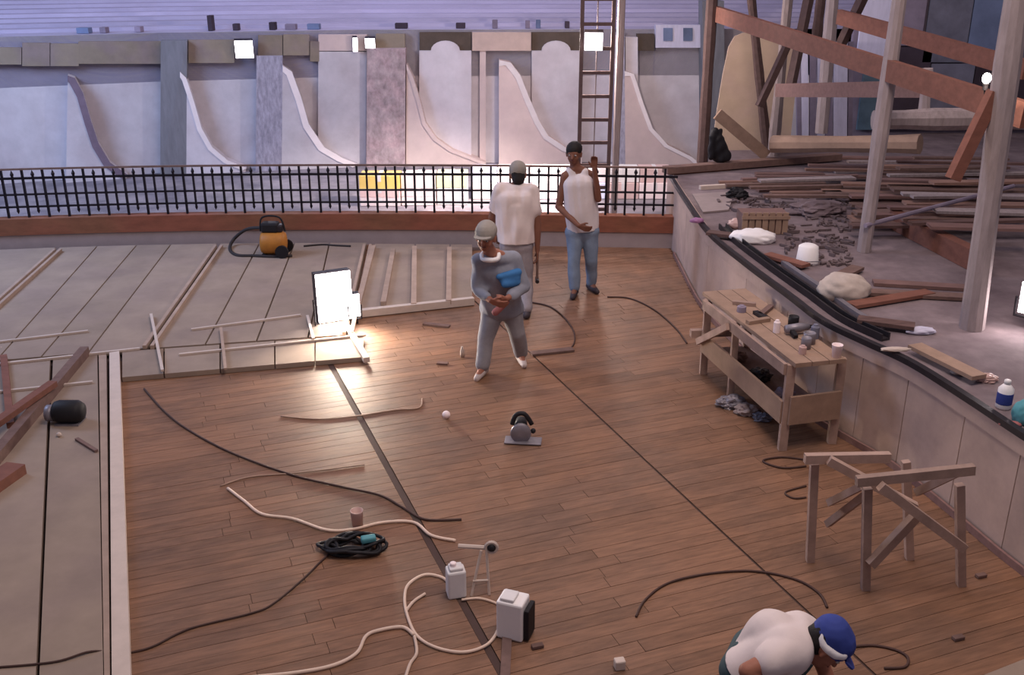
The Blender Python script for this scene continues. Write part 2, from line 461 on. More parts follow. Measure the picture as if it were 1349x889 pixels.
# laths laid over the deck
for i,(xa,ya,xb,yb,lab) in enumerate([
    (-40,455,116,436,'thin pale lath lying on the deck, farthest of the three at the left edge'),
    (-40,484,184,459,'thin pale lath crossing the deck above the crossed dark timbers'),
    (-40,520,122,503,'thin whitish lath touching the crossed dark timbers at the left edge'),
    (236,467,482,441,'long whitish lath lying below the floodlight along the deck'),
    (252,434,396,415,'thin pale lath lying a little beyond the long whitish one'),
    (199,414,214,488,'short lath lying lengthwise left of the double batten joint'),
    (405,416,413,446,'short bent pale lath lying left of the glaring floodlight'),
    (291,432,297,486,'short brownish lath lying across the long whitish one')]):
    single('lath', MB().bar(at(xa,ya,DZ+.012+.022*(i in(5,6,7))), at(xb,yb,DZ+.012+.022*(i in(5,6,7))), .028,.02), M['lath' if i!=7 else 'batten'], lab, 'lath', 'laths on the deck')
single('timber_offcut', MB().bar(at(455,428,.055), at(483,474,.055), .06,.05), M['lath'], 'pale pinkish timber offcut lying below the glaring floodlight', 'timber')

# ---- kerb + red beam + railing
k = MB(); ribbon(k, KLs, 0, .25, -.03, .21); struct('trim_1', k, M['kerb'])
k = MB(); ribbon(k, KLs, -.02, .16, .212, .43); struct('trim_2', k, M['beam_red'])
rail_line = offset_line(KLs, .07)
rail = thing('iron_railing', 'black wrought iron railing on the red beam at the far edge of the floor', 'railing', (rail_line[12].x,rail_line[12].y,.43))
for z,th,nm in ((1.075,.022,'handrail'),(.955,.028,'rail'),(.74,.022,'rail'),(.575,.022,'rail')):
    r = MB(); ribbon(r, rail_line, -.018, .018, z-th/2, z+th/2)
    part(nm, r, M['iron'] if nm=='rail' else M['timber_dark'], rail)
bp = resample(rail_line, .128)
tall = finish_mesh('baluster', MB().box((-.0135,-.0135,0),(.0135,.0135,.635)), M['iron'], V())
short = MB().box((-.012,-.012,.10),(.012,.012,.56)); short.lathe((0,0,.56),[(.022,0),(.024,.02),(.002,.07)],6); short.lathe((0,0,.1),[(.002,-.05),(.02,-.015),(.02,0)],6)
short = finish_mesh('baluster', short, M['iron'], V())
for i,p in enumerate(bp[1:-1]):
    o = bpy.data.objects.new('baluster', tall if i%2==0 else short); COL.objects.link(o); o.parent = rail
    o.location = V((p.x,p.y,.43)) - WL[rail.name]

# ---- floor beyond the railing
WPX = [V((at(x,y,0).x,at(x,y,0).y)) for x,y in [(-200,256),(230,226),(480,215),(1000,212)]]
q = offset_line(KLs, .26)
struct('floor_beyond', MB().prism([V((p.x,p.y,-.004)) for p in q]+[V((p.x,p.y,-.004)) for p in reversed(WPX)], (0,0,-.02)), M['floor_beyond'])
# ---- back wall
wall_px = [(-200,256),(230,226),(480,215),(1000,212),(1520,212)]
WP = [V((at(x,y,0).x,at(x,y,0).y)) for x,y in wall_px]
def wallhit(px,py,off=0):
    d = ray(px,py); h = hit2((0,0),(d.x,d.y),WP)
    t,a,b = h; n = V((b.x-a.x,b.y-a.y)).normalized(); n = V((n.y,-n.x,0))   # toward the camera
    p = V((d.x*t,d.y*t,HC+d.z*t)); return p, n
WT = 2.42
k = MB(); ribbon(k, WP, 0, .3, -.03, WT); wall = struct('wall_back', k, M['plaster'])
def wall_poly(name, pts, depth, m, gap=.004):
    n = wallhit(*pts[len(pts)//2])[1]
    P = [wallhit(x,y)[0] + n*gap for x,y in pts]
    for p in P: p.z = max(p.z, -.02)
    return part(name, MB().prism(P, n*depth), m, wall)
def rect(x0,y0,x1,y1): return [(x0,y0),(x1,y0),(x1,y1),(x0,y1)]
for x0,x1,y0,m,d in ((214,248,52,'pillar_green',.3),(338,372,72,'pillar_mottled',.3),(486,536,62,'pillar_stone',.34),(632,640,62,'plaster_pink',.10),(806,820,42,'pillar_mottled',.3),(822,838,48,'plaster',.2),(920,948,0,'pillar_green',.35)):
    wall_poly('pillar', rect(x0,y0,x1,235), d, M[m])
for x0,x1,y0,y1,m in ((-60,29,62,84,'olive'),(30,66,56,86,'darkbrownblock'),(67,104,57,86,'olive'),(105,214,54,83,'olive'),(249,309,52,82,'olive'),(340,372,46,72,'olive'),(373,407,45,72,'olive'),(408,420,54,80,'olive'),(421,484,45,66,'plaster_pink'),(496,534,44,64,'olive'),
    (622,699,42,66,'beige'),(838,860,44,66,'darkboard'),(862,930,32,62,'lav')):
    wall_poly('fascia_block', rect(x0,y0,x1,y1), .14, M.get(m, M['olive']))
for x0,x1 in ((553,621),(700,764)):
    wall_poly('dark_board', rect(x0,42,x1,68), .06, M['darkboard'])
    c = (x0+x1)/2
    sc = [(c+math.cos(a)*19, 66-13*math.sin(a)) for a in [math.pi*i/10 for i in range(11)]]
    wall_poly('bay_panel', [(x1,66)]+sc+[(x0,66),(x0,232),(x1,232)], .14, M['plaster'])
wall_poly('bay_panel', rect(421,67,484,232), .14, M['plaster'])
fins = [
 [(90,97),(99,100),(110,120),(120,155),(130,185),(145,210),(168,226),(168,250),(90,252)],
 [(239,92),(247,100),(257,130),(267,165),(281,190),(301,207),(325,217),(325,240),(239,242)],
 [(372,84),(384,92),(396,125),(406,160),(426,190),(450,204),(470,212),(470,236),(372,238)],
 [(537,82),(546,100),(555,130),(562,158),(576,178),(597,193),(640,210),(640,236),(537,236)],
 [(657,77),(672,80),(685,97),(696,125),(709,155),(721,175),(745,191),(764,197),(764,236),(657,236)],
 [(820,91),(832,95),(843,130),(856,165),(876,187),(908,203),(918,212),(918,236),(820,236)]]
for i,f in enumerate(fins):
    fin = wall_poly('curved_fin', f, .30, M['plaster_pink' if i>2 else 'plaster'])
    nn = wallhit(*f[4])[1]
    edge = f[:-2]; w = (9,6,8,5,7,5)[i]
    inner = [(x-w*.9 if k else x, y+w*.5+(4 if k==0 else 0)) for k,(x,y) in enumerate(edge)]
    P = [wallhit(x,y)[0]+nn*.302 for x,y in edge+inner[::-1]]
    part('edge_band', MB().prism(P, nn*.03), M['edging_dark' if i==0 else ('plaster_pink' if i in (3,) else 'edging')], fin)  # fin-edge highlights painted as pale strips; the leftmost one is dark

# ---- gallery above / behind the back wall
g = struct('gallery_floor', None, None)
for i in range(9):
    k = MB(); ribbon(k, WP, .3+i*.42-(.3 if i==0 else 0), .3+(i+1)*.42, 1.6, WT+.002+i*.062); part('step', k, M['gallery'], g)
k = MB(); ribbon(k, WP, 4.1, 4.4, 0, 7.0); struct('wall_gallery', k, M['gallery'])

# ---- stage
k = MB(); S = [V((p.x,p.y)) for p in SE2s]
base = offset_line(S, .0)
poly = [V((p.x,p.y,ZS)) for p in S] + [V((9,3.0,ZS)),V((9,17.6,ZS))]+[at(x,y,ZS) for x,y in ((1120,180),(1060,197),(937,198),(932,214),(880,220))]
k.prism([p+V((.0,0,-.002)) for p in poly], (0,0,-.10)); stage = struct('stage_floor', k, M['stagetop'])
sw = struct('wall_stage', None, None)
idx = list(range(0, len(S), 5)); 
if idx[-1] != len(S)-1: idx.append(len(S)-1)
for a,b in zip(idx,idx[1:]):
    seg = S[a:b+1]
    d0 = (seg[1]-seg[0]).normalized()*.004
    k = MB(); ribbon(k, [seg[0]+d0]+seg[1:-1]+[seg[-1]-d0], 0, .06, -.03, ZS-.11)
    part('facing_panel', k, M['stagewall'], sw)
k = MB(); ribbon(k, S, .06, .10, -.03, ZS-.11); part('stage_backing', k, M['slab'], sw)
k = MB(); ribbon(k, S, -.012, .06, ZS-.108, ZS+.004); part('coping', k, M['stagewall'], sw)
k = MB(); ribbon(k, S[5:], -.03, .02, ZS+.005, ZS+.05); part('edge_strip', k, M['blackmetal'], sw)
k = MB(); ribbon(k, S[8:], -.035, -.015, -.0, .055); part('skirting_strip', k, M['timber_brown'], sw)
# wall closing the stage at the back on the right
wr = struct('wall_right', None, None)
def wr_panel(x0,x1,yt,yb,m,Y,d=.06):
    a = atY(x0,yb,Y).x; b = atY(x1,yb,Y).x; zt = atY(1200,yt,Y).z; zb = atY(1200,yb,Y).z
    part('wall_panel', MB().box((a+.01,Y,zb),(b-.01,Y+d,zt)), M[m], wr)
part('wall_backing', MB().box((atY(1118,100,17.1).x,17.1,0),(12,17.2,6)), M['mauve'], wr)
for x0,x1,yt,yb,m in ((1128,1168,-300,76,'lav'),(1168,1214,-300,60,'mauve'),(1214,1272,-300,82,'mauve2'),(1272,1326,-300,66,'blue'),(1326,1390,-300,80,'mauve2'),(1390,1560,-300,80,'mauve'),
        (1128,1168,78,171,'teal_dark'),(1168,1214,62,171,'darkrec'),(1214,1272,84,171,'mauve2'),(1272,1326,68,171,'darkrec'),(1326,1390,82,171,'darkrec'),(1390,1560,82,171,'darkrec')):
    wr_panel(x0,x1,yt,yb,m,17.0)

# ================================================================== OBJECTS
# ---- floodlights
def flood(name, label, c, w, h, face, energy, col, m, stand=True, group=None):
    """box floodlight: c = centre of the glass, face = direction it looks"""
    c = V(c); f = V(face).normalized(); r = f.cross(V((0,0,1))).normalized(); u = r.cross(f)
    t = thing(name, label, 'lamp', c - V((0,0,h/2)), group)
    def slab(cc, ww, hh, d0, d1):
        q = [cc+r*a*ww/2+u*b*hh/2 for a,b in ((-1,-1),(1,-1),(1,1),(-1,1))]
        return MB().prism([p+f*d0 for p in q], f*(d1-d0))
    part('housing', slab(c,w*1.04,h*1.04,-.12,-.012), M['blackmetal'], t)
    part('glass', slab(c,w,h,-.010,.004), m, t)
    if stand:
        part('bracket', MB().tube([c+r*w*.62, c+r*w*.62-u*h*.62, c-r*w*.62-u*h*.62, c-r*w*.62], .012, 6), M['blackmetal'], t)
    L = bpy.data.lights.new('flood_light','SPOT'); L.energy = energy; L.color = col; L.spot_size = 2.6; L.spot_blend = .6; L.shadow_soft_size = max(w,h)/2
    o = bpy.data.objects.new('flood_light', L); COL.objects.link(o); o.location = c + f*.05
    o.rotation_euler = f.to_track_quat('-Z','Y').to_euler()
    return t
wl = at(443,424,DZ)
flood('work_floodlight','glaring halogen floodlight standing on the unfinished deck', wl+V((0,0,.28)), .37,.52, (.45,-.9,.05), 260, (1,.82,.62), M['lamp'])
flood('work_floodlight','small glaring floodlight beside the large one on the deck', at(468,421,DZ)+V((0,0,.16)), .11,.24, (.3,-1,.05), 25, (1,.82,.62), M['lamp'])
for px,py,s,lab,en in ((322,63,.30,'bright square lamp on the fascia, leftmost on the back wall',60),(490,55,.17,'bright square lamp at the top of the mottled stone pillar',40),(466,57,.10,'narrow bright lamp left of the mottled stone pillar',12)):
    p,n = wallhit(px,py)
    flood('wall_floodlight', lab, p+n*.34, s if s!=.10 else .08, s if s!=.10 else .24, n+V((0,0,-.25)), en, (.9,.88,1), M['lamp_small'], stand=False)

# ---- ladder tower behind the railing
LY = 14.0
lad = thing('ladder','tall dark ladder standing behind the railing, bright lamp at its top','ladder', V((atY(784,200,LY).x,LY,0)))
xl, xr = atY(764,150,LY).x, atY(804,150,LY).x
for x in (xl,xr):
    part('stile', MB().box((x-.025,LY-.03,-.03),(x+.025,LY+.03,4.2)), M['timber_dark2'], lad)
part('pole', MB().log((xr+.11,LY+.1,-.03),(xr+.11,LY+.1,4.2),.05,n=8), M['timber_grey'], lad)
z = .25
for i in range(13):
    part('rung', MB().box((xl+.02,LY-.02,z),(xr-.02,LY+.02,z+.045)), M['timber_dark2'], lad); z += .318
part('centre_rod', MB().box(((xl+xr)/2-.008,LY+.03,-.03),((xl+xr)/2+.008,LY+.05,4.0)), M['timber_grey'], lad)
lp = atY(782,55,LY-.1)
flood('ladder_floodlight','bright lamp fixed between the ladder rungs behind the standing men', lp, .24,.24, (-.1,-.95,-.3), 40, (1,.86,.80), M['lamp_small'], stand=False)
point('ladder_lamp_backlight', lp+V((-.1,.45,.0)), 230, (1,.84,.76), .15)
L_ = bpy.data.lights.new('ladder_spot','SPOT'); L_.energy = 1500; L_.color = (1,.86,.80); L_.spot_size = 1.35; L_.spot_blend = .7; L_.shadow_soft_size = .12
o_ = bpy.data.objects.new('ladder_spot', L_); COL.objects.link(o_); o_.location = lp+V((-.12,.35,-.05)); o_.rotation_euler = (V((-.3,15.6,.1))-o_.location).to_track_quat('-Z','Y').to_euler()

# ---- cartons behind the railing (lit, pale)
def carton(x0,y0,x1,Y,zb,h,m,lab,grp=None):
    a = atY(x0,y0,Y).x; b = atY(x1,y0,Y).x
    t = thing('carton', lab, 'carton', ((a+b)/2,Y+.2,zb), grp)
    part('box_body', MB().cbox(((a+b)/2,Y+.2,zb+h/2),(b-a-.012,.4,h-.006),0,.006), M[m], t)
    part('tape', MB().box(((a+b)/2-.03,Y-.003,zb+h*.55),((a+b)/2+.03,Y+.40,zb+h+.001)), M['white'] , t)
CY = 15.3
tiers = [('bottom',0.0,.14),('middle',.14,.13),('top',.27,.22)]
cm = {('bottom',0):'white_pink',('bottom',1):'white_pink',('bottom',2):'white',('middle',0):'carton_p',('middle',1):'white_pink',('middle',2):'white',('top',0):'carton_y',('top',1):'white_pink',('top',2):'carton_g'}
cn = {'white_pink':'pinkish white','white':'white','carton_p':'pink','carton_y':'yellow','carton_g':'pale greenish'}
for nm,zb,h in tiers:
    for i,(a,b) in enumerate(((473,527),(528,574),(575,616))):
        m = cm[(nm,i)]
        carton(a,250,b,CY+.05*i,zb,h,m,'%s carton in the brightly lit stack behind the railing, %s of its %s column' % (cn[m],nm,('yellow-topped','middle','green-topped')[i]))
xs = [620,655,700,738,800,842,884]
for i,(a,b) in enumerate(zip(xs,xs[1:])):
    m = ('white','carton_b','white_pink','carton_b','carton_p','white_pink')[i]
    w = ('just right of the bright stack','half hidden by the man in the tee','between the two standing men','behind the man in the vest','below the ladder','beside the stage wall')[i]
    carton(a,250,b,CY+.5,0,.26,m,'pale low carton behind the railing, %s, lower one' % w,'pale cartons behind the railing')
    carton(a,250,b,CY+.55,.26,.22,('carton_b','white_pink','white','white_pink','white','carton_p')[i],'pale upper carton behind the railing, %s' % w,'pale cartons behind the railing')

# ---- fittings along the gallery edge
for i,(px,py,w,h,m,lab) in enumerate([
    (112,46,16,8,'blue','dark blue box on the gallery edge, leftmost of the row'),
    (138,43,8,12,'mauve','narrow dark box right of the dark blue one'),
    (184,44,8,12,'mauve','narrow mauve box between pillar and dark blue box on the gallery edge'),
    (278,30,6,20,'darkrec','thin dark post left of the leftmost bright lamp'),
    (312,40,7,18,'darkrec','dark stub just above the leftmost bright lamp'),
    (360,38,8,18,'darkrec','dark upright stub above the mottled blue grey pillar'),
    (384,40,14,16,'mauve','wider mauve box right of the upright stub over the pillar'),
    (414,40,16,10,'blue','bluish box on the gallery edge left of the twin lamps'),
    (529,37,16,7,'darkrec','flat dark box on the gallery above the stone pillar'),
    (607,40,12,8,'darkrec','small flat dark box on the gallery over the first dark arch'),
    (652,32,7,12,'mauve','small dark box on the gallery above the beige block'),
    (695,34,6,14,'mauve','small dark upright above the second dark arch, left end'),
    (709,34,6,16,'blue','bluish upright above the second dark arch'),
    (747,36,6,16,'darkrec','dark upright above the second dark arch, by the ladder')]):
    Yq = wallhit(px,py)[0].y + .25
    a = atY(px-w/2,py,Yq); b = atY(px+w/2,py,Yq); z1 = atY(px,py-h/2,Yq).z
    single('edge_box', MB().cbox(((a.x+b.x)/2,Yq,(WT+.006+max(z1,WT+.1))/2),(b.x-a.x,.18,max(z1,WT+.1)-WT-.006),0,.008), M[m], lab, 'box', 'fittings on the gallery edge')
for i,px in enumerate((878,904)):
    p,n = wallhit(px,42)
    part('shutter', MB().prism([wallhit(x,y)[0]+n*.148 for x,y in rect(px-6,36,px+6,53)], n*.02), M['blue'], wall)

# ---- scaffold on the stage: one nailed frame
sc = thing('timber_scaffold','rough timber scaffold of posts and nailed beams rising from the stage','scaffold',(at(1138,330,ZS).x,at(1138,330,ZS).y,ZS))
A = at(1138,331,ZS); B = at(1280,432,ZS)
part('post', MB().log(A,(A.x+.03,A.y,4.3),.075,.07,n=10), M['timber_grey'], sc)
Bt = atY(1338,5,7.62); part('post', MB().log(B, Bt+(Bt-B)*.25,.095,.085,n=10), M['timber_grey'], sc)
def post(x0,y0,x1,y1,Y0,Y1,w,m):
    a = atY(x0,y0,Y0); b = atY(x1,y1,Y1); part('post', MB().log(a,b,w,w*.9,n=8), M[m], sc)
def beam(x0,y0,x1,y1,Y0,Y1,w,h,m,nm='beam'):
    a = atY(x0,y0,Y0); b = atY(x1,y1,Y1); part(nm, MB().bar(a,b,w,h), M[m], sc)
c0 = at(925,214,ZS); cT = atY(940,-30,14.3)
part('post', MB().log(c0, cT, .085,.075,n=8), M['timber_dark2'], sc)
c1 = at(1011,203,ZS); part('post', MB().log(c1, atY(988,-20,14.8), .07,.065,n=8), M['timber_dark2'], sc)
c2 = at(1018,205,ZS); part('post', MB().log(c2, atY(1040,-20,14.6), .085,.07,n=8), M['timber_grey'], sc)
beam(1000,140,1036,62,14.3,14.4,.09,.09,'timber_dark2','brace')
beam(1040,122,1068,-15,14.2,14.4,.10,.12,'timber_dark2','brace')
post(1083,-15,1074,65,15.2,15.2,.08,'timber_dark2')
post(1098,-15,1082,175,15.6,15.6,.10,'timber_grey')
beam(1140,-10,1108,58,13.6,14.0,.09,.12,'timber_dark2','brace')
beam(943,18,1352,152,14.35,7.78,.07,.20,'timber_red')
beam(1105,22,1352,92,14.0,10.2,.06,.19,'timber_red')
beam(1024,119,1238,117,14.2,10.5,.06,.18,'timber_brown')
part('beam', MB().log(atY(1150,158,10.15), atY(1390,156,10.0), .10,.11,n=9), M['timber_grey'], sc)
part('beam', MB().log(atY(1018,190,14.3), atY(1212,190,13.0), .13,.12,n=9), M['timber_tan'], sc)
beam(1310,122,1255,236,7.62,7.55,.07,.10,'timber_red','brace')
post(1222,90,1215,170,10.2,10.2,.06,'timber_grey')
beam(945,150,1010,205,14.25,14.35,.05,.16,'timber_tan','brace')

# tan plywood sheet behind the scaffold
Yt = at(990,203,ZS).y + .35
single('plywood_panel', MB().prism([atY(x,y,Yt) for x,y in ((938,199),(944,150),(952,100),(960,62),(968,48),(980,43),(1000,46),(1046,62),(1050,100),(1040,196))],(0,.04,0)), M['tanply'], 'tall tan plywood sheet with a rounded corner standing behind the scaffold posts','panel')
# black bundle hanging on the brace
YJ = 13.95
def jp(x,y,d=0): return atY(x,y,YJ+d)
JACKET = [(jp(941,175),.065,jp(945,186,.02),.10),(jp(945,186),.10,jp(949,204,.05),.12),(jp(939,180,-.05),.05,jp(937,206,-.03),.05),(jp(948,182,-.03),.05,jp(957,207),.06),(jp(950,172,.03),.035,jp(944,180),.07)]
# pale pipes leaning in the back
for i,(xa,xb,w,m) in enumerate([(1050,1053,6,'mauve'),(1059,1060,9,'lav'),(1071,1070,8,'mauve'),(1080,1079,7,'lav'),(1090,1092,9,'mauve'),(1101,1100,6,'lav'),(1110,1109,12,'lav'),(1121,1119,6,'mauve')]):
    Yp = 16.5
    a = atY(xa,55,Yp); b = atY(xb,188,Yp-.3); b = b + (a-b)*((ZS-b.z)/(a.z-b.z)); r = w/2/F*15.8
    lab = ('whitish upright strip behind the scaffold, broadest of them' if i==6 else
           'whitish upright strip right of the tan panel, %s' % {1:'leftmost of the pale ones',3:'second of the pale ones',5:'thinnest of the pale ones'}.get(i,'')
           if m=='lav' else 'grey mauve upright strip behind the scaffold, %s' % {0:'nearest the tan panel',2:'between the first two pale strips',4:'right of the second pale strip',7:'right of the broadest pale strip'}[i])
    single('upright_strip', MB().bar(a,b,r*2,.06,(0,1,0)), M[m], lab, 'strip', 'upright strips behind the scaffold')
single('pale_sheet', MB().prism([atY(x,y,15.2) for x,y in ((1119,-8),(1133,-8),(1133,28),(1113,24))],(0,.02,0)), M['lav'],'pale lavender scrap sheet hanging between the upper scaffold braces','sheet') if False else None

# bare bulb on the scaffold
bc = atY(1300,103,7.9)
bulb = thing('bare_bulb','lit bare bulb hanging beside the thick scaffold post','lamp', bc)
part('glass', MB().ball(bc,.034,(1,1,1.15),0,14,10), M['lamp'], bulb, True)
part('socket', MB().lathe(bc+V((0,0,-.09)),[(.018,0),(.02,.03),(.025,.05)],10), M['black'], bulb)
part('cord', MB().tube([bc+V((0,0,-.09)),bc+V((.02,.02,-.16)),bc+V((.10,.0,-.20)),bc+V((.16,-.1,-.12))],.008,6), M['black'], bulb)
point('bulb_light', bc+V((-.02,-.09,.02)), 12, (1,.8,.65), .05)
# lamp on the stage at the right edge
rp = at(1355,432,ZS)
flood('stage_floodlight','glowing floodlight on the stage at the right edge of the photo', rp+V((0,0,.24)), .22,.26, (-.75,-.65,-.05), 22, (1,.85,.85), M['lamp_small'])

# ---- planks and rubbish on the stage
def plank(x0,y0,x1,y1,z,w,h,m,lab,cat='plank',grp=None,nm='plank'):
    a = at(x0,y0,z+h/2); b = at(x1,y1,z+h/2)
    return single(nm, MB().bar(a,b,w,h), M[m], lab, cat, grp)
plank(876,224,1105,206,ZS+.02,.16,.09,'timber_dark','long dark board along the far edge of the stage below the scaffold posts')
plank(884,228,960,222,ZS+.002,.10,.03,'timber_red','short reddish board in front of the long dark board on the stage')
plank(922,247,992,243,ZS,.06,.05,'lath','thin whitish strip lying on the pale sheet of the stage')
rnd = random.Random(3)
heap = []
for i in range(40):
    y = 208 + (i%20)*4.7 + rnd.uniform(-1.5,1.5)
    x0 = rnd.uniform(985,1130) if i < 20 else rnd.uniform(1150,1240)
    L = rnd.uniform(110,220)
    if y > 258: x0 = max(x0, 1120)
    dy = rnd.uniform(-6,6)
    heap.append((y,x0,min(x0+L,1420),dy,ZS+.002+.036*(i%4)+(.144 if i>=20 else 0),rnd.uniform(.08,.19),rnd.choice(['timber_brown','timber_brown','timber_dark','timber_grey','timber_tan2'])))
for i in range(9):
    x0 = rnd.uniform(925,1010)+i*6; y = 229+i*3.6
    heap.append((y,x0,x0+rnd.uniform(90,170),rnd.uniform(-5,4),ZS+.002+.036*(i%3),rnd.uniform(.07,.14),rnd.choice(['timber_brown','timber_dark','timber_tan2'])))
heap.sort(); cnt = {}
ORD = 'first second third fourth fifth sixth seventh eighth ninth tenth eleventh twelfth thirteenth fourteenth'.split()
for y,x0,x1,dy,z,w,m in heap:
    side = 'left of the grey post' if (x0+x1)/2 < 1160 else 'between the two grey posts' if (x0+x1)/2 < 1290 else 'behind the thick post'
    cname = {'timber_brown':'brown','timber_dark':'very dark','timber_grey':'grey','timber_tan2':'reddish tan'}[m]
    k = cnt.get((side,cname),0); cnt[(side,cname)] = k+1
    plank(x0,y,x1,y+dy,z,w,.03,m,'loose %s plank on the stage, %s from the back %s' % (cname,ORD[k],side),'plank','loose boards on the stage')
for i,(x0,y0,x1,y1,m,lab) in enumerate([
   (1150,372,1290,380,'timber_brown','dark board lying behind the grey sack on the stage'),
   (1135,384,1282,392,'timber_dark','darker board lying just in front of the one behind the sack'),
   (1120,402,1225,385,'timber_red','reddish board pointing from the channel strip to the thick post'),
   (1090,372,1130,352,'timber_dark','short dark board beside the white bucket on the stage'),
   (1010,335,1062,350,'timber_red','short reddish board in front of the white bag on the stage'),
   (932,306,966,310,'timber_brown','brown board at the stage edge below the slatted crate'),
   (1130,420,1205,430,'timber_brown','brown board lying near the stage edge beyond the bench'),
   (1205,455,1290,497,'timber_tan','tan board lying along the stage edge near the white bottle')]):
    plank(x0,y0,x1,y1,ZS+.002+.006*i,.13,.03,m,lab,'plank','single boards on the stage')
plank(1178,288,1300,350,ZS+.002,.12,.20,'timber_red','heavy orange brown beam lying on the stage behind the thick post','beam',None,'timber_beam')
single('metal_pipe', MB().tube([at(1140,297,ZS+.30),at(1335,245,ZS+.28)],.025,8), M['mauve'],'thin grey mauve pipe lying slanted across the stage boards','pipe')
# pale sheet on the stage
single('board_sheet', MB().prism([at(x,y,ZS+.02) for x,y in ((912,255),(968,252),(960,276),(926,279))],(0,0,-.018)), M['kerb'],'pale greyish sheet lying flat at the far corner of the stage','sheet')
# steel channel along the edge
cl = offset_line(S[14:36], .16)
k = MB(); ribbon(k, cl, 0, .015, ZS+.003, ZS+.06); ribbon(k, cl, .075,.09, ZS+.003, ZS+.06); ribbon(k, cl, .015,.075, ZS+.003, ZS+.02)
single('steel_channel', k, M['blackmetal'],'long black steel channel lying along the stage edge above the bench','channel')
cl = offset_line(S[20:34], .34)
k = MB(); ribbon(k, cl, 0, .05, ZS+.003, ZS+.05); single('steel_bar', k, M['steel'],'grey steel bar lying behind the black channel on the stage','bar')
# crate with slats
cc = at(1000,305,ZS)
cr = thing('slatted_crate','small wooden slatted crate on the stage left of the white bucket','crate',cc)
for i in range(7):
    x = cc.x-.22+i*.073
    part('slat', MB().box((x,cc.y-.12,ZS+.002),(x+.058,cc.y-.10,ZS+.24)), M['timber_tan'], cr)
part('crate_box', MB().box((cc.x-.22,cc.y-.098,ZS+.002),(cc.x+.28,cc.y+.18,ZS+.22)), M['timber_brown'], cr)
part('rim', MB().box((cc.x-.23,cc.y-.135,ZS+.17),(cc.x+.29,cc.y-.122,ZS+.205)), M['timber_tan'], cr)
def lump(x,y,z,r,sz,jit,m,name,lab,cat,seed=1):
    rn = random.Random(seed); p = at(x,y,z)
    bm = bmesh.new(); bmesh.ops.create_icosphere(bm, subdivisions=4, radius=1)
    from mathutils import noise
    o = V((rn.uniform(0,50),rn.uniform(0,50),0))
    for v in bm.verts:
        q = v.co.copy()
        k = 1 + jit*4*(abs(noise.noise(q*1.6+o))*1.4-.35) + jit*2*(abs(noise.noise(q*4+o))-.2)
        c = V((q.x*sz[0],q.y*sz[1],q.z*sz[2]))*k*r
        c.z = max(c.z, -.55*r*sz[2]); v.co = c + V((p.x,p.y,z+.55*r*sz[2]))
    return single(name, MB().addbm(bm), M[m], lab, cat, None, jit < .07)
lump(992,318,ZS,.16,(1.5,.9,.55),.05,'white','plastic_bag','white crumpled bag on the stage in front of the crate','bag',2)
lump(975,300,ZS,.10,(1.4,.9,.7),.06,'cup','cloth','pinkish crumpled cloth left of the slatted crate','cloth',3)
lump(970,262,ZS,.10,(1.4,.8,.9),.1,'black','cloth','dark crumpled cloth on the stage beyond the pink cloth','cloth',4)
lump(1110,392,ZS,.19,(1.25,.9,.75),.04,'sack','sack','plump greyish cement sack slumped on the stage','sack',5)
lump(1212,439,ZS,.07,(1.7,.7,.5),.06,'lav','wrapper','small whitish wrapper beside the steel bars on the stage','wrapper',6)
lump(1075,282,ZS,.2,(1.6,.9,.55),.09,'stagetop','rubble_bag','grey green sagging rag heap right of the slatted crate','cloth',7)
lump(918,293,ZS+.05,.05,(1.5,.8,.7),.06,'lilac','cloth','little lilac cloth hung over the stage edge','cloth',8)
lump(1262,492,ZS,.045,(1.3,1,.8),.06,'sack','stone','small pale stone on the stage edge near the bottle','stone',9)
lump(1300,502,ZS,.05,(1.5,1,.7),.08,'cup','stone','small pinkish stone just behind the white bottle','stone',10)
lump(1180,462,ZS+.06,.05,(2.2,.6,.4),.04,'lath','chip','pale wood chip by the black edge strip','chip',11)
# chips and splinters strewn over the stage
rb = MB(); r_ = random.Random(12)
for k_ in range(420):
    x = r_.uniform(945,1120); y = r_.uniform(258,350)
    lim = 232 + max(0,(x-890))*.72
    if y > lim or (980 < x < 1060 and 280 < y < 350 and (x < 1035 or 1046 < x)): continue
    p = at(x,y,ZS); a = r_.uniform(0,6.3); l = r_.uniform(.02,.08); d_ = V((math.cos(a)*l,math.sin(a)*l,0)); z_ = r_.uniform(.006,.02)
    rb.bar(p-d_+V((0,0,z_)), p+d_+V((0,0,z_)), r_.uniform(.012,.035), z_*1.6)
rs = single('rubble', rb, M['chips'], 'grey brown chips and splinters strewn around the slatted crate', 'rubble'); rs['kind'] = 'stuff'
# white bucket
p = at(1063,346,ZS)
bk = thing('white_bucket','small white bucket tipped upside down on the stage','bucket',p)
part('bucket_body', MB().lathe(p,[(.115,.0),(.11,.02),(.095,.17),(.06,.19),(.02,.195)],20), M['white'], bk, True)
part('handle', MB().tube([p+V((.118*math.cos(a),-.07-.06*math.sin(a),.03+.02*math.sin(a))) for a in [math.pi*i/8 for i in range(9)]],.006,6), M['steel'], bk)
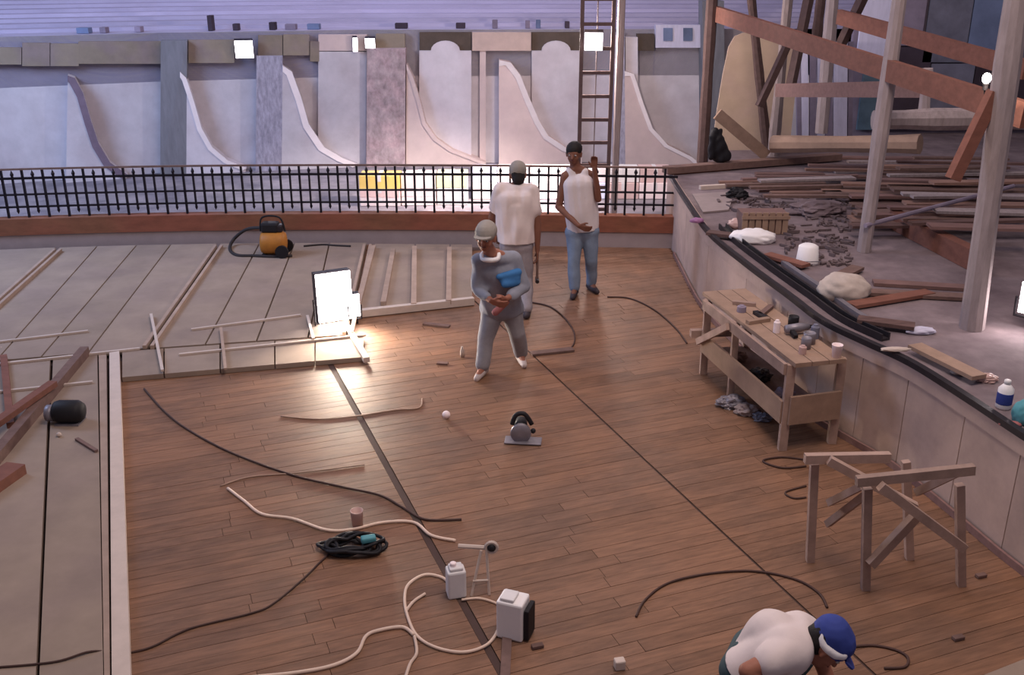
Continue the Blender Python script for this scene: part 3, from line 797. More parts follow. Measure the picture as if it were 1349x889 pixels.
# bottle with blue label
p = at(1321,537,ZS)
bo = thing('white_bottle','white plastic bottle with a blue label on the stage edge','bottle',p)
part('bottle_body', MB().lathe(p,[(.045,0),(.05,.01),(.05,.14),(.03,.165),(.02,.175)],18), M['white'], bo, True)
part('label_band', MB().lathe(p+V((0,0,.035)),[(.0505,0),(.0512,.005),(.0512,.075),(.0505,.08)],18), M['capblue'], bo, True)
part('screw_cap', MB().lathe(p+V((0,0,.176)),[(.022,0),(.022,.025),(.018,.028)],14), M['white'], bo, True)
lump(1352,556,ZS,.085,(1.1,1,1.2),.04,'teal','teal_bag','teal bundle at the right edge of the photo on the stage','bag',12)
lump(1330,560,ZS,.05,(1.5,.7,.35),.04,'redcloth','cloth','small red cloth beside the teal bundle','cloth',13)

# ---- workbench
FL = at(1030,592,0); FR = at(1095,583,0); BL = at(926,492,0); BR = V((BL.x+.40, BL.y+.05, 0))
bt = thing('workbench','rough wooden workbench with trough sides against the stage wall','workbench',(FL+FR+BL+BR)/4)
ZT = .74
for p in (FL,FR,BL,BR):
    part('leg', MB().bar(p+V((0,0,.0)), p+V((0,0,ZT)), .065,.055,(0,1,0)), M['timber_pale'], bt)
mid = FL.lerp(BL,.62); part('leg', MB().bar(mid, mid+V((0,0,ZT)), .055,.055,(0,1,0)), M['timber_pale'], bt)
d = (BL-FL).normalized(); nrm = V((d.y,-d.x,0))
if nrm.x < 0: nrm = -nrm
for i in range(3):
    o_ = nrm*(.06+i*.145)
    part('top_plank', MB().bar(FL+o_+V((0,0,ZT+.02))-d*.08, BL+o_+V((0,0,ZT+.02))+d*.12, .138,.035), M['timber_tan'], bt)
part('side_board', MB().bar(FL-nrm*.035+V((0,0,.33)), BL-nrm*.035+V((0,0,.33)), .025,.19), M['timber_tan'], bt)
part('top_rail', MB().bar(FL-nrm*.045+V((0,0,ZT-.04)), BL-nrm*.045+V((0,0,ZT-.04)), .03,.09), M['timber_pale'], bt)
part('end_board', MB().bar(FL-d*.045+V((0,0,.36)), FR-d*.045+V((0,0,.36)), .025,.24), M['timber_tan'], bt)
part('shelf', MB().prism([FL+V((.0,0,.26)),FR+V((0,0,.26)),BR+V((0,0,.26)),BL+V((0,0,.26))],(0,0,-.02)), M['timber_dark'], bt)
part('brace', MB().bar(BL-nrm*.08+V((0,0,.33)), mid-nrm*.08+V((0,0,ZT-.04)), .03,.06), M['timber_pale'], bt)
q = at(908,466,.18); part('cross_bar', MB().bar(BL+V((-.14,.02,.40)), BR+V((.0,.02,.40)), .06,.07), M['timber_pale'], bt)
def bench_pt(k, s, z=ZT+.038): 
    q = FL + (BL-FL)*k + nrm*s; return V((q.x,q.y,z))
# things on the bench
p = bench_pt(-.02,.36); cu = MB().lathe(p,[(.032,0),(.042,.10),(.044,.105),(.038,.1),(.03,.01)],14)
single('paper_cup', cu, M['white_pink'],'white paper cup on the near end of the workbench','cup',None,True)
p = bench_pt(.30,.30)
dr = thing('power_drill','grey power drill lying on the workbench by the stage wall','drill',p)
part('drill_body', MB().tube([p+V((-.10,0,.05)),p+V((.02,.03,.055)),p+V((.10,.05,.055))],[.035,.04,.025],10), M['steel'], dr, True)
part('chuck', MB().tube([p+V((.10,.05,.055)),p+V((.15,.065,.055))],[.018,.012],8), M['blackmetal'], dr)
part('grip', MB().bar(p+V((-.06,.01,.05)),p+V((-.04,-.10,.022)),.035,.03), M['black'], dr)
for k,s,r,m,nm,lab in ((.18,.30,.05,'steel','tin_can','dented steel can on the workbench behind the paper cup'),(.42,.36,.045,'black','tin_can','black tin next to the drill on the workbench'),(.12,.22,.04,'steel','tin_can','short grey tin near the front of the workbench')):
    p = bench_pt(k,s); c = MB().lathe(p,[(r,0),(r,.09),(r*.93,.093),(r*.9,.085)],14); single(nm,c,M[m],lab,'can',None,True)
for i,(k,s,a,l,m,lab) in enumerate(((.52,.12,.4,.22,'timber_tan','short wood offcut in the middle of the workbench'),(.66,.30,1.0,.26,'timber_dark','dark wood offcut toward the far end of the workbench'),(.80,.20,-.3,.2,'timber_pale','pale wood offcut at the far end of the workbench'),(.60,.2,1.9,.16,'blackmetal','black chisel lying across the workbench'))):
    p = bench_pt(k,s); single('offcut', MB().bar(p+V((-math.cos(a)*l/2,-math.sin(a)*l/2,.016)),p+V((math.cos(a)*l/2,math.sin(a)*l/2,.016)),.05,.03),M[m],lab,'tool' if i==3 else 'wood')
for i,(x,y,r,m,lab) in enumerate(((1060,505,.075,'mauve','grey crumpled plastic in the near end of the bench trough'),(1012,470,.08,'blackmetal','dark rag stuffed in the middle of the bench trough'),(985,452,.07,'timber_dark','brown rag at the far end of the bench trough'))):
    q = bench_pt((.22,.50,.78)[i],.17,.262)
    d_ = V((q.x,q.y,q.z-HC)); dep = d_.y*cp-d_.z*sp
    lump(W/2+F*d_.x/dep, H/2-F*(d_.y*sp+d_.z*cp)/dep, .262, r,(1.2,1.1,.8),.1,m,'rag',lab,'rag',40+i)
for k,s_,r,h,m,lab in ((.06,.14,.03,.07,'cup','small reddish tin at the near corner of the workbench'),(.36,.16,.028,.11,'white_pink','pale glue bottle on the front half of the workbench'),(.70,.10,.04,.06,'mauve','low mauve tin past the middle of the workbench'),(.24,.40,.035,.12,'mauve2','slate coloured tin at the wall side of the workbench')):
    p = bench_pt(k,s_); single('tin_can', MB().lathe(p,[(r,0),(r,h*.8),(r*.6,h*.92),(r*.55,h)],12), M[m], lab, 'can')
# rubbish under the bench
for i,(x,y,r,m,lab) in enumerate(((962,535,.09,'steel','grey crumpled plastic bag on the floor beside the bench, left lump'),(985,545,.08,'kerb','pale crumpled bag on the floor beside the bench, middle lump'),(1004,553,.06,'mauve2','dark green crumpled bag on the floor beside the bench, right lump'))):
    lump(x,y,0,r,(1.35,1,.7),.12,m,'crumpled_bag',lab,'bag',30+i)

# ---- trestle
a0 = at(1140,776,0); a1 = at(1266,771,0); b0 = at(1067,739,0); b1 = at(1198,736,0)
tr = thing('trestle','knocked together pale timber trestle standing near the stage wall','trestle',(a0+a1+b0+b1)/4)
zt = .72
for p,tl in ((a0,(1143,640)),(a1,(1266,628)),(b0,(1073,608)),(b1,(1190,628))):
    tp = atY(tl[0],tl[1],p.y); 
    part('leg', MB().bar(p, V((tp.x,p.y,zt)), .05,.045,(0,1,0)), M['timber_pale'], tr)
def tb(x0,y0,Y0,x1,y1,Y1,w,h,nm='rail',m='timber_pale'):
    part(nm, MB().bar(atY(x0,y0,Y0), atY(x1,y1,Y1), w,h), M[m], tr)
tb(1128,634,a0.y-.05,1283,618,a1.y-.05,.045,.06)
tb(1060,604,b0.y-.05,1172,602,b1.y-.05,.045,.06)
tb(1092,606,b0.y-.09,1206,668,a0.y+.1,.045,.055,'brace')
tb(1160,640,a0.y-.09,1270,722,a1.y-.09,.045,.055,'brace')
tb(1146,744,a0.y-.04,1214,672,a0.y+.04,.045,.06,'brace')
tb(1092,662,b0.y+.03,1136,640,a0.y+.08,.035,.045,'brace')
tb(1090,690,b0.y+.08,1140,652,a0.y+.12,.035,.045,'brace')
tb(1208,648,b1.y+.02,1262,622,a1.y+.06,.04,.05,'brace')

# ---- compressor
p = at(362,336,DZ)
cm_ = thing('air_compressor','orange and black compressor machine standing on the deck by the railing','compressor',p)
part('tank', MB().lathe(p+V((-.17,.0,.17)),[(.05,0),(.13,.02),(.15,.06),(.15,.28),(.13,.32),(.05,.34)],20,(1,0,0)), M['orange'], cm_, True)
part('motor', MB().cbox(p+V((-.03,.02,.37)),(.22,.16,.13),0,.025), M['black'], cm_)
part('cowl', MB().cbox(p+V((.08,.02,.36)),(.1,.14,.10),0,.02), M['blackmetal'], cm_)
part('handle', MB().tube(smooth_path([p+V((-.16,0,.32)),p+V((-.12,0,.50)),p+V((.1,0,.50)),p+V((.16,0,.32))],5),.012,6), M['black'], cm_)
for k in (-1,1):
    part('wheel', MB().lathe(p+V((.13,.15*k-.015,.085)),[(.02,0),(.085,.002),(.085,.035),(.02,.037)],16,(0,1,0)), M['black'], cm_)
part('foot', MB().box(p+V((-.14,-.1,.0)),p+V((-.10,.1,.04))), M['black'], cm_)
hz = [(346,300,.35),(325,302,.25),(308,315,.08),(303,328,.012),(312,336,.012),(335,337,.012),(360,338,.012),(385,337,.012)]
part('hose', MB().tube(smooth_path([at(x,y,DZ+z) for x,y,z in hz],6),.022,8), M['rubber'], cm_, True)
single('cable', MB().tube(smooth_path([at(x,y,DZ+.012) for x,y in ((400,324),(425,322),(440,323),(462,324))],5),.013,6),M['rubber'],'short dark cable by the beam right of the compressor','cable')

# ---- circular saw
p = at(686,582,0)
sw_ = thing('circular_saw','dark circular saw standing on its shiny plate on the bare floor','saw',p)
part('base_plate', MB().cbox(p+V((.02,0,.012)),(.30,.13,.012),-.1,.004), M['steel'], sw_)
part('blade_guard', MB().lathe(p+V((.0,-.03,.085)),[(.02,0),(.08,.002),(.085,.01),(.085,.03),(.02,.035)],18,(0,1,0)), M['steel'], sw_, True)
part('motor', MB().lathe(p+V((.0,.02,.11)),[(.03,0),(.055,.01),(.055,.12),(.03,.14)],14,(0,1,0)), M['black'], sw_, True)
part('handle', MB().tube(smooth_path([p+V((-.07,.02,.15)),p+V((-.04,.02,.23)),p+V((.03,.02,.24)),p+V((.09,.02,.15))],5),.02,8), M['black'], sw_, True)
part('knob', MB().ball(p+V((.10,.0,.10)),.022), M['black'], sw_)
# nail gun / motor left
p = at(96,556,DZ)
mo = thing('electric_motor','dark round electric motor standing on the deck near the left edge','motor',p)
part('motor_body', MB().lathe(p+V((-.14,0,.10)),[(.05,0),(.085,.01),(.095,.04),(.095,.2),(.07,.24),(.03,.25)],18,(1,0,0)), M['black'], mo, True)
part('end_bell', MB().lathe(p+V((-.21,0,.085)),[(.04,0),(.07,.01),(.07,.07)],14,(1,0,0)), M['steel'], mo, True)
part('foot', MB().box(p+V((-.12,-.08,0)),p+V((.08,.08,.012))), M['steel'], mo)
single('stick', MB().bar(at(101,578,DZ+.012),at(127,594,DZ+.012),.03,.02), M['timber_dark'],'short dark stick lying on the deck below the round motor','stick')
single('knob', MB().ball(at(78,575,DZ)+V((0,0,.018)),.02), M['lath'],'tiny pale knob of wood left of the dark stick','wood')
for x0,y0,x1,y1,w,h,z,m,lab in ((-10,607,112,462,.08,.09,DZ,'timber_dark','long dark timber slanting up the deck at the left edge'),(-30,575,70,505,.08,.05,DZ+.10,'timber_red','reddish timber resting over the long dark one at the left edge'),(-30,652,22,616,.16,.08,DZ,'timber_red','reddish dark block at the left edge below the crossed timbers'),(5,470,14,560,.06,.05,DZ,'timber_red','narrow reddish timber lying lengthwise at the left edge')):
    single('timber', MB().bar(at(x0,y0,z+h/2),at(x1,y1,z+h/2),w,h), M[m], lab, 'timber')

# ---- centre floor: boxes, stand, cup, coil
p = at(601,783,0)
wb = thing('white_canister','smaller white plastic canister standing on the floor seam','canister',p)
part('canister_body', MB().cbox(p+V((0,0,.095)),(.115,.10,.19),.25,.012), M['white'], wb)
part('lid', MB().cbox(p+V((0,0,.20)),(.085,.075,.022),.25,.008), M['white'], wb)
part('spout', MB().lathe(p+V((-.015,0,.21)),[(.02,0),(.02,.02),(.015,.024)],12), M['white_pink'], wb)
p = at(678,834,0)
wb = thing('white_box','larger white plastic box with a black side, right of the canister','box',p)
part('box_body', MB().cbox(p+V((-.01,0,.125)),(.16,.14,.25),-.35,.012), M['white'], wb)
part('black_side', MB().cbox(p+V((.085,-.025,.11)),(.03,.12,.2),-.35,.006), M['black'], wb, label='black plate')
part('top_cap', MB().cbox(p+V((-.03,.0,.26)),(.085,.10,.02),-.35,.006), M['white'], wb)
part('rib', MB().cbox(p+V((.035,-.075,.13)),(.02,.012,.22),-.35,.003), M['white_pink'], wb)
p = at(634,782,0)
sd = thing('metal_stand','small pale metal stand with a round open head beside the canister','stand',p)
head = p+V((.02,.05,.30))
for dx,dy in ((-.06,-.02),(.05,-.01),(.04,.16)):
    part('leg', MB().tube([p+V((dx,dy,0)),head+V((dx*.3,dy*.2-.01,-.01))],.009,6), M['lath'], sd)
part('head_ring', MB().tube([head+V((.045+.035*math.cos(a),-.01,.01+.035*math.sin(a))) for a in [2*math.pi*i/16 for i in range(16)]],.012,6,closed=True), M['lath'], sd)
part('black_plug', MB().ball(head+V((.045,-.01,.01)),.027), M['black'], sd)
part('arm', MB().tube([head+V((.02,0,0)),head+V((-.16,.02,.0))],.014,6), M['lath'], sd)
part('cross_bar', MB().tube([p+V((-.05,-.01,.10)),p+V((.045,0,.10))],.007,6), M['lath'], sd)
p = at(471,692,0)
single('plastic_cup', MB().lathe(p,[(.036,0),(.045,.11),(.046,.12),(.042,.12),(.034,.012)],16), M['cup'],'pinkish plastic cup standing on the floor beyond the black coil','cup',None,True)
random.seed(5)
cpt = at(464,724,0); pts=[]
for i in range(120):
    a = i*.42; r = .12+.035*math.sin(i*.9); pts.append(cpt+V((r*1.35*math.cos(a)+.03*math.sin(i*.13), r*.75*math.sin(a), .014+.05*i/120+.012*math.sin(i*1.7))))
single('cable_coil', MB().tube(smooth_path(pts,2),.012,6), M['black'],'tangled black cable coil lying on the floor near the pinkish cup','cable',None,True)
p = at(463,722,0)
single('green_plug', MB().cbox(p+V((.12,-.02,.085)),(.10,.06,.04),.3,.012), M['teal'],'dark green plug lying on top of the black cable coil','plug')

def cable(pts, r, m, lab, z=.0):
    P = [at(x,y,zz+r) for x,y,zz in [(q+(z,))[:3] for q in pts]]
    return single('cable', MB().tube(smooth_path(P,7), r, 6), M[m], lab, 'cable', None, True)
cable([(300,643),(322,660),(345,677),(385,683),(430,698),(465,697),(505,688),(545,688),(568,705),(600,712)],.011,'whitecord','whitish cable running from the left past the cup to the metal stand')
cable([(597,778),(585,762),(560,757),(538,770),(533,790),(538,815),(550,838),(575,853),(610,859),(640,850),(655,832),(659,812)],.010,'whitecord','whitish cable looping from the canister to the white box')
cable([(330,892),(390,886),(440,876),(470,860),(482,838),(500,830),(530,826),(545,836)],.011,'whitecord','thick whitish cable coming in from the bottom edge below the coil')
cable([(534,806),(545,792),(560,782)],.010,'whitecord','short whitish cable end lying inside the loop')
cable([(546,838),(549,860),(540,875),(532,900)],.010,'whitecord','whitish cable dropping from the loop to the bottom edge')
cable([(608,790),(630,788),(650,793),(662,800)],.008,'whitecord','thin whitish lead between canister and white box')
cable([(352,889),(420,872),(470,868)],.006,'palecord','faint thin lead beside the thick whitish cable') if False else None
cable([(370,548),(420,552),(470,548),(520,540),(552,537),(556,525)],.007,'palecord','faint pale cord lying across the floor left of the saw')
cable([(290,640),(330,628),(400,622),(480,612)],.006,'palecord','faint pale cord crossing the floor above the cup')
cable([(190,512),(215,540),(245,564),(300,594),(380,624),(450,641),(500,652),(530,668),(560,684),(608,684)],.009,'browncord','long dark cable running from the deck edge across the floor')
cable([(435,728),(420,742),(400,762),(360,795),(330,808),(250,828),(200,852),(165,860),(120,858,DZ),(70,872,DZ),(-20,880,DZ)],  .007,'browncord','thin dark cable running from the coil to the bottom left deck')
cable([(800,391),(830,393),(862,408),(890,432),(905,452)],.009,'browncord','dark cable curving from the man in the vest to the workbench')
cable([(700,398),(725,404),(745,420),(757,440),(752,458),(725,464)],.009,'browncord','dark cable curving around behind the men to the dark board')
cable([(838,812),(850,790),(880,768),(930,756),(990,752),(1045,762),(1078,780),(1090,800)],.008,'browncord','thin dark cable arching over the crouching man')
cable([(1120,852),(1150,850),(1180,856),(1196,866),(1192,878),(1165,880)],.008,'browncord','thin dark cable looping right of the crouching man')
cable([(1062,640),(1035,648),(1045,656),(1062,655)],.007,'browncord','small dark cable loop left of the trestle')
cable([(1065,606),(1030,602),(1005,607),(1030,616),(1062,614)],.008,'browncord','flat dark cable loop on the floor beyond the trestle')
single('dark_board', MB().bar(at(700,466,.012),at(755,460,.012),.09,.022), M['timber_dark'],'short dark board lying right of the walking man','board')
single('dark_board', MB().bar(at(668,840,.009),at(665,900,.009),.055,.016), M['timber_dark'],'dark narrow board running from the white box to the bottom edge','board')  # thin dark strip laid flat on the floor
single('wood_scrap', MB().bar(at(558,426,.012),at(592,430,.012),.06,.02), M['timber_dark'],'dark wood scrap on the warmly lit floor right of the floodlight','wood')
single('wood_scrap', MB().bar(at(576,478,.01),at(590,479,.01),.05,.018), M['timber_dark'],'small dark scrap left of the walking man','wood')
single('pale_ball', MB().ball(at(588,551,0)+V((0,0,.035)),.035), M['white_pink'],'small pale ball lying on the floor left of the saw','ball',None,True)
p = at(609,470,0); single('small_bottle', MB().lathe(p,[(.02,0),(.022,.06),(.012,.09),(.01,.11)],10), M['lath'],'tiny pale bottle standing left of the walking man','bottle',None,True)
p = at(816,880,0)
single('switch_box', MB().cbox(p+V((0,0,.03)),(.06,.05,.06),.2,.008), M['lath'],'tiny pale socket box standing at the bottom edge','box')
for x,y,lab in ((1292,760,'dark knot of wood on the floor right of the trestle'),(1262,842,'dark scrap on the floor right of the crouching man'),(708,853,'tiny dark scrap right of the white box')):
    single('wood_scrap', MB().cbox(at(x,y,0)+V((0,0,.012)),(.07,.035,.022),.3,.004), M['timber_dark'], lab,'wood')
single('paper_scrap', MB().cbox(at(1222,604,0)+V((0,0,.02)),(.04,.03,.03),.3,.004), M['white_pink'], 'tiny pale scrap against the foot of the stage wall','scrap')
# corner sheet bottom right
single('pale_sheet', MB().prism([at(x,y,.012) for x,y in ((1255,905),(1349,868),(1460,880),(1400,960))],(0,0,-.01)), M['ply'],'pale sheet corner lying on the floor at the bottom right edge','sheet')

# ================================================================== PEOPLE
def blob(name, caps, voxel, mat_, parent, off, smooth_it=4, wrinkle=0, seed=0, label=None, cuts=()):
    """caps: (p0,r0,p1,r1) round cones fused into one continuous surface"""
    mb = MB()
    for p0,r0,p1,r1 in caps:
        bm = bmesh.new()
        for p,r in ((V(p0),r0),(V(p1),r1)):
            bmesh.ops.create_uvsphere(bm, u_segments=12, v_segments=8, radius=r, matrix=Matrix.Translation(p))
        res = bmesh.ops.convex_hull(bm, input=bm.verts)
        junk = [g for g in res['geom_interior']+res['geom_unused'] if isinstance(g, bmesh.types.BMVert)]
        bmesh.ops.delete(bm, geom=list(set(junk)), context='VERTS')
        bmesh.ops.delete(bm, geom=[v for v in bm.verts if not v.link_faces], context='VERTS')
        mb.addbm(bm)
    me = finish_mesh(name, mb, mat_, off)
    tmp = bpy.data.objects.new('tmp', me); COL.objects.link(tmp)
    r = tmp.modifiers.new('r','REMESH'); r.mode='VOXEL'; r.voxel_size = voxel
    s = tmp.modifiers.new('s','SMOOTH'); s.iterations = smooth_it; s.factor=.5
    dg = bpy.context.evaluated_depsgraph_get()
    m2 = bpy.data.meshes.new_from_object(tmp.evaluated_get(dg))
    bpy.data.objects.remove(tmp)
    m2.name = name
    if not m2.materials: m2.materials.append(mat_)
    if wrinkle:
        rn = random.Random(seed); fr = [(V((rn.uniform(-1,1),rn.uniform(-1,1),rn.uniform(-1,1)))*rn.uniform(14,38), rn.uniform(0,6)) for _ in range(7)]
        nr = [v.normal.copy() for v in m2.vertices]
        for v,n in zip(m2.vertices,nr):
            v.co += n*wrinkle*sum(math.sin(v.co.dot(k)+ph) for k,ph in fr)/3
    if cuts:
        bm = bmesh.new(); bm.from_mesh(m2)
        for co,no in cuts:
            g = bmesh.ops.bisect_plane(bm, geom=bm.verts[:]+bm.edges[:]+bm.faces[:], plane_co=V(co)-off, plane_no=no, clear_outer=True)
            bmesh.ops.holes_fill(bm, edges=[e for e in g['geom_cut'] if isinstance(e, bmesh.types.BMEdge)], sides=0)
        bm.to_mesh(m2); bm.free()
    for p in m2.polygons: p.use_smooth = True
    o = bpy.data.objects.new(name, m2); COL.objects.link(o); o.parent = parent
    WL[o.name] = off
    if label: o['label'] = label
    return o

def hand_caps(w, d, n, t, curl=.5, s=1.0):
    """w wrist, d along the hand, n palm normal (inside), t thumb side"""
    d = V(d).normalized(); t = V(t); t = (t-d*t.dot(d)).normalized(); n = t.cross(d)*(1 if t.cross(d).dot(V(n))>=0 else -1)
    caps = []
    for k in (-.028,0,.026):
        caps.append((w+d*.012+t*k*.6*s, .015*s, w+d*.085*s+t*k*s, .0125*s))
    L = [.072,.080,.074,.058]
    for i,k in enumerate((.032,.011,-.011,-.031)):
        b0 = w+d*.088*s+t*k*s
        a = curl*.7; d1 = d*math.cos(a)+n*math.sin(a)
        b1 = b0+d1*L[i]*.5*s; a2 = curl*1.7; d2 = d*math.cos(a2)+n*math.sin(a2)
        b2 = b1+d2*L[i]*.5*s
        caps += [(b0,.0098*s,b1,.009*s),(b1,.009*s,b2,.0075*s)]
    th = w+d*.028*s+t*.026*s; td = (d*.75+t*.65+n*.25).normalized(); t1 = th+td*.045*s; t2 = t1+(d*.9+t*.2+n*.4).normalized()*.032*s
    caps += [(th,.013*s,t1,.011*s),(t1,.011*s,t2,.0085*s)]
    return caps

def person(label, J, face, up, skin, legs_r=1.0, build=1.0, grp=None):
    """J: joint places in the world. Returns the thing and a dict of helpers."""
    base = (J['aL']+J['aR'])/2; base = V((base.x,base.y,0))
    t = thing('person', label, 'person', base, grp)
    f = V(face).normalized(); u = V(up); u = (u-f*u.dot(f)).normalized(); r = f.cross(u)
    hc = J['head']; ch = J['chest']; nk = J['neck']; pv = J['pelvis']; b = build
    caps = []
    # skull, jaw, face
    caps += [(hc+u*.022-f*.022,.086,hc+u*.03+f*.012,.080),(hc+u*.0+f*.02,.072,hc-u*.055+f*.035,.052),(hc-u*.075+f*.055,.026,hc-u*.07+f*.045,.03)]
    caps += [(hc+u*.015+f*.086,.010,hc-u*.022+f*.106,.014)]                      # nose
    for k in (-1,1):
        caps += [(hc-r*k*.03+u*.028+f*.078,.013,hc-r*k*.045+u*.024+f*.068,.011)] # brow
        caps += [(hc-r*k*.083+u*.012-f*.01,.013,hc-r*k*.080-u*.028-f*.004,.011)] # ear
        caps += [(hc-r*k*.035-u*.03+f*.055,.026,hc-r*k*.03-u*.035+f*.06,.02)]    # cheek
    caps += [(hc-u*.052+f*.082,.012,hc-u*.053+f*.084,.010)]
    caps += [(hc-u*.06-f*.02,.052,nk,.060)]                                      # neck
    sL,sR,hL,hR = J['sL'],J['sR'],J['hL'],J['hR']
    caps += [(nk,.058,sL.lerp(nk,.25),.05),(nk,.058,sR.lerp(nk,.25),.05),(sL,.052*b,sR,.052*b)]
    sm = (sL+sR)/2; hm = (hL+hR)/2
    for k in (.28,.72):
        caps.append((sL.lerp(sR,k).lerp(pv,.18),.105*b,hL.lerp(hR,k).lerp(ch,.25),.098*b))
    caps.append((ch,.11*b,pv,.105*b)); caps.append((hL,.088*b,hR,.088*b))
    for s in 'LR':
        S,E,Wr = J['s'+s],J['e'+s],J['w'+s]
        caps += [(S,.054*b,E,.040*b),(E,.041*b,E.lerp(Wr,.35),.040*b),(E.lerp(Wr,.35),.040*b,Wr,.026*b)]
        caps += hand_caps(Wr, J.get('hd'+s, Wr-E), J.get('hn'+s, V((0,-1,0))), J.get('ht'+s, V((0,-1,.2))), J.get('curl',.5))
        Hp,K,A_ = J['h'+s],J['k'+s],J['a'+s]
        caps += [(Hp,.082*b,K,.056*b),(K,.056*b,K.lerp(A_,.35),.054*b),(K.lerp(A_,.35),.054*b,A_,.036*b)]
        T = A_ + V(J.get('toe'+s,(0,-1,0)))*.15; T.z = .03
        caps += [(A_,.036,T,.028)]
    off = base
    body = blob('body', caps, .0075, skin, t, off, 3)
    # eyes, mouth
    for k in (-1,1):
        part('eye', MB().ball(hc-r*k*.032+u*.010+f*.080,.0115), M['eye'], t, True)
        part('pupil', MB().ball(hc-r*k*.032+u*.010+f*.088,.0062), M['black'], t, True)
    part('mouth', MB().tube([hc-r*.024-u*.046+f*.088,hc-u*.047+f*.0955,hc+r*.024-u*.046+f*.088],[.004,.0065,.004],6), M['lip'], t, True)
    return t, off, (f,u,r,hc)

def shoes(t, J, m):
    for s in 'LR':
        A_ = J['a'+s]; d = V(J.get('toe'+s,(0,-1,0))).normalized(); g = V((A_.x,A_.y,0))
        blob('shoe', [(g-d*.055+V((0,0,.045)),.043,g+d*.06+V((0,0,.043)),.041),(g+d*.06+V((0,0,.043)),.041,g+d*.16+V((0,0,.032)),.03),(g-d*.03+V((0,0,.05)),.043,A_+V((0,0,.02)),.045)], .009, m, t, WL[t.name], 2)
def trousers(t, J, m, b=1.0, seed=1):
    caps = [(J['hL'],.112*b,J['hR'],.112*b),(J['pelvis'],.118*b,J['pelvis'].lerp(J['chest'],.18),.118*b)]
    for k in (.25,.75): caps.append((J['hL'].lerp(J['hR'],k),.11*b,J['hL'].lerp(J['hR'],k).lerp(J['chest'],.2),.112*b))
    for s in 'LR':
        H_,K,A_ = J['h'+s],J['k'+s],J['a'+s]
        caps += [(H_,.102*b,K,.076*b),(K,.076*b,A_+V((0,0,.03)),.066*b)]
    return blob('trousers', caps, .014, m, t, WL[t.name], 3, .005, seed)
def shirt(t, J, m, sleeve=.55, b=1.0, seed=1, drop=.10, name='shirt', neck=True, loose=1.0, cut=True, fill=0, sm=3):
    """loose top: torso volume down past the hips, cut flat at the hem"""
    sL,sR,hL,hR,ch,pv = (J[k] for k in ('sL','sR','hL','hR','chest','pelvis'))
    ax_ = (pv-ch).normalized(); low = pv+ax_*(drop+.12)
    k0 = .06 if neck else .22
    caps = [(sL.lerp(sR,k0),.068*b,sR.lerp(sL,k0),.068*b)] if neck else []
    for k in (.22,.5,.78):
        caps.append((sL.lerp(sR,k)+ax_*.09,.122*b,hL.lerp(hR,(k-.5)*1.25*loose+.5)+ (low-pv),.128*b*loose))
    caps.append((ch,.13*b,low,.13*b*loose))
    if fill:
        for k in (0,.2,.4,.6,.8,1): caps.append((sL.lerp(sR,.1+.8*k).lerp(pv,.10),fill,hL.lerp(hR,k)+ax_*.10,fill*1.05))
    if neck:
        for s in 'LR': caps.append((J['neck'].lerp(J['s'+s],.25)-V((0,0,.03)),.062*b,J['s'+s],.064*b))
    else:
        for s in 'LR': caps.append((J['neck'].lerp(J['s'+s],.60)+V((0,0,.002)),.064,J['s'+s].lerp(ch,.42),.085))
    if sleeve:
        for s in 'LR':
            e = J['s'+s].lerp(J['e'+s],min(sleeve,1)); caps.append((J['s'+s],.074*b,e,.074*b if sleeve<=1 else .058*b))
            if sleeve > 1:
                caps.append((e,.058*b,J['e'+s].lerp(J['w'+s],sleeve-1),.048*b))
    return blob(name, caps, .013, m, t, WL[t.name], sm, .011, seed, None, [(pv+ax_*drop, ax_)] if cut else [])
def hair(t, fr, m, r=.094, low=.0, name='hair'):
    f,u,rr,hc = fr
    return blob(name, [(hc+u*.045-f*.035,r,hc+u*.05+f*.004,r*.92),(hc-u*low-f*.045,r*.80,hc+u*.03-f*.035,r*.92)], .010, m, t, WL[t.name], 2, .004, 3)
def cap(t, fr, m, brim=True):
    f,u,rr,hc = fr
    c = blob('cap', [(hc+u*.060-f*.035,.096,hc+u*.056+f*.012,.092)], .009, m, t, WL[t.name], 2)
    if brim:
        part('brim', MB().prism([hc+u*.045+f*(.085+.075*math.sin(a))+rr*.078*math.cos(a) for a in [math.pi*i/10 for i in range(11)]], u*.010), m, c)
    return c

def joints(P, Y0, d):
    J = {}
    for k,(x,y,dy) in d.items(): J[k] = atY(x,y,Y0+dy)
    return J
# ---- man in the vest, facing the camera, one hand raised
Y0 = at(768,386,0).y
J = joints(0, Y0, dict(head=(756,203,0),neck=(758,221,.03),chest=(763,252,.02),pelvis=(767,300,.03),sR=(745,232,0),sL=(779,231,.02),hR=(757,306,.02),hL=(777,305,.03),
    eR=(736,272,.02),wR=(762,297,-.16),eL=(788,262,-.06),wL=(783,222,-.14),kR=(756,346,-.06),kL=(779,342,.0)))
J['aR'] = at(757,381,.08); J['aL'] = at(779,374,.08)
J['hdL'] = V((-.05,-.1,1)); J['htL'] = V((-1,0,0)); J['hnL'] = V((0,-1,0)); J['hdR'] = V((.8,-.2,-.3)); J['htR'] = V((0,-.3,1)); J['hnR']=V((0,1,0)); J['toeL']=(.35,-.9,0); J['toeR']=(-.2,-1,0)
tA,off,fr = person('man in a white sleeveless vest and blue jeans facing the camera, one hand raised', J, (-.25,-1,-.12),(0,0,1), M['skin'])
trousers(tA,J,M['jeans'],1.0,1); shirt(tA,J,M['vest'],0,.98,2,.02,name='vest',neck=False,loose=.98); hair(tA,fr,M['hair']); shoes(tA,J,M['shoe'])
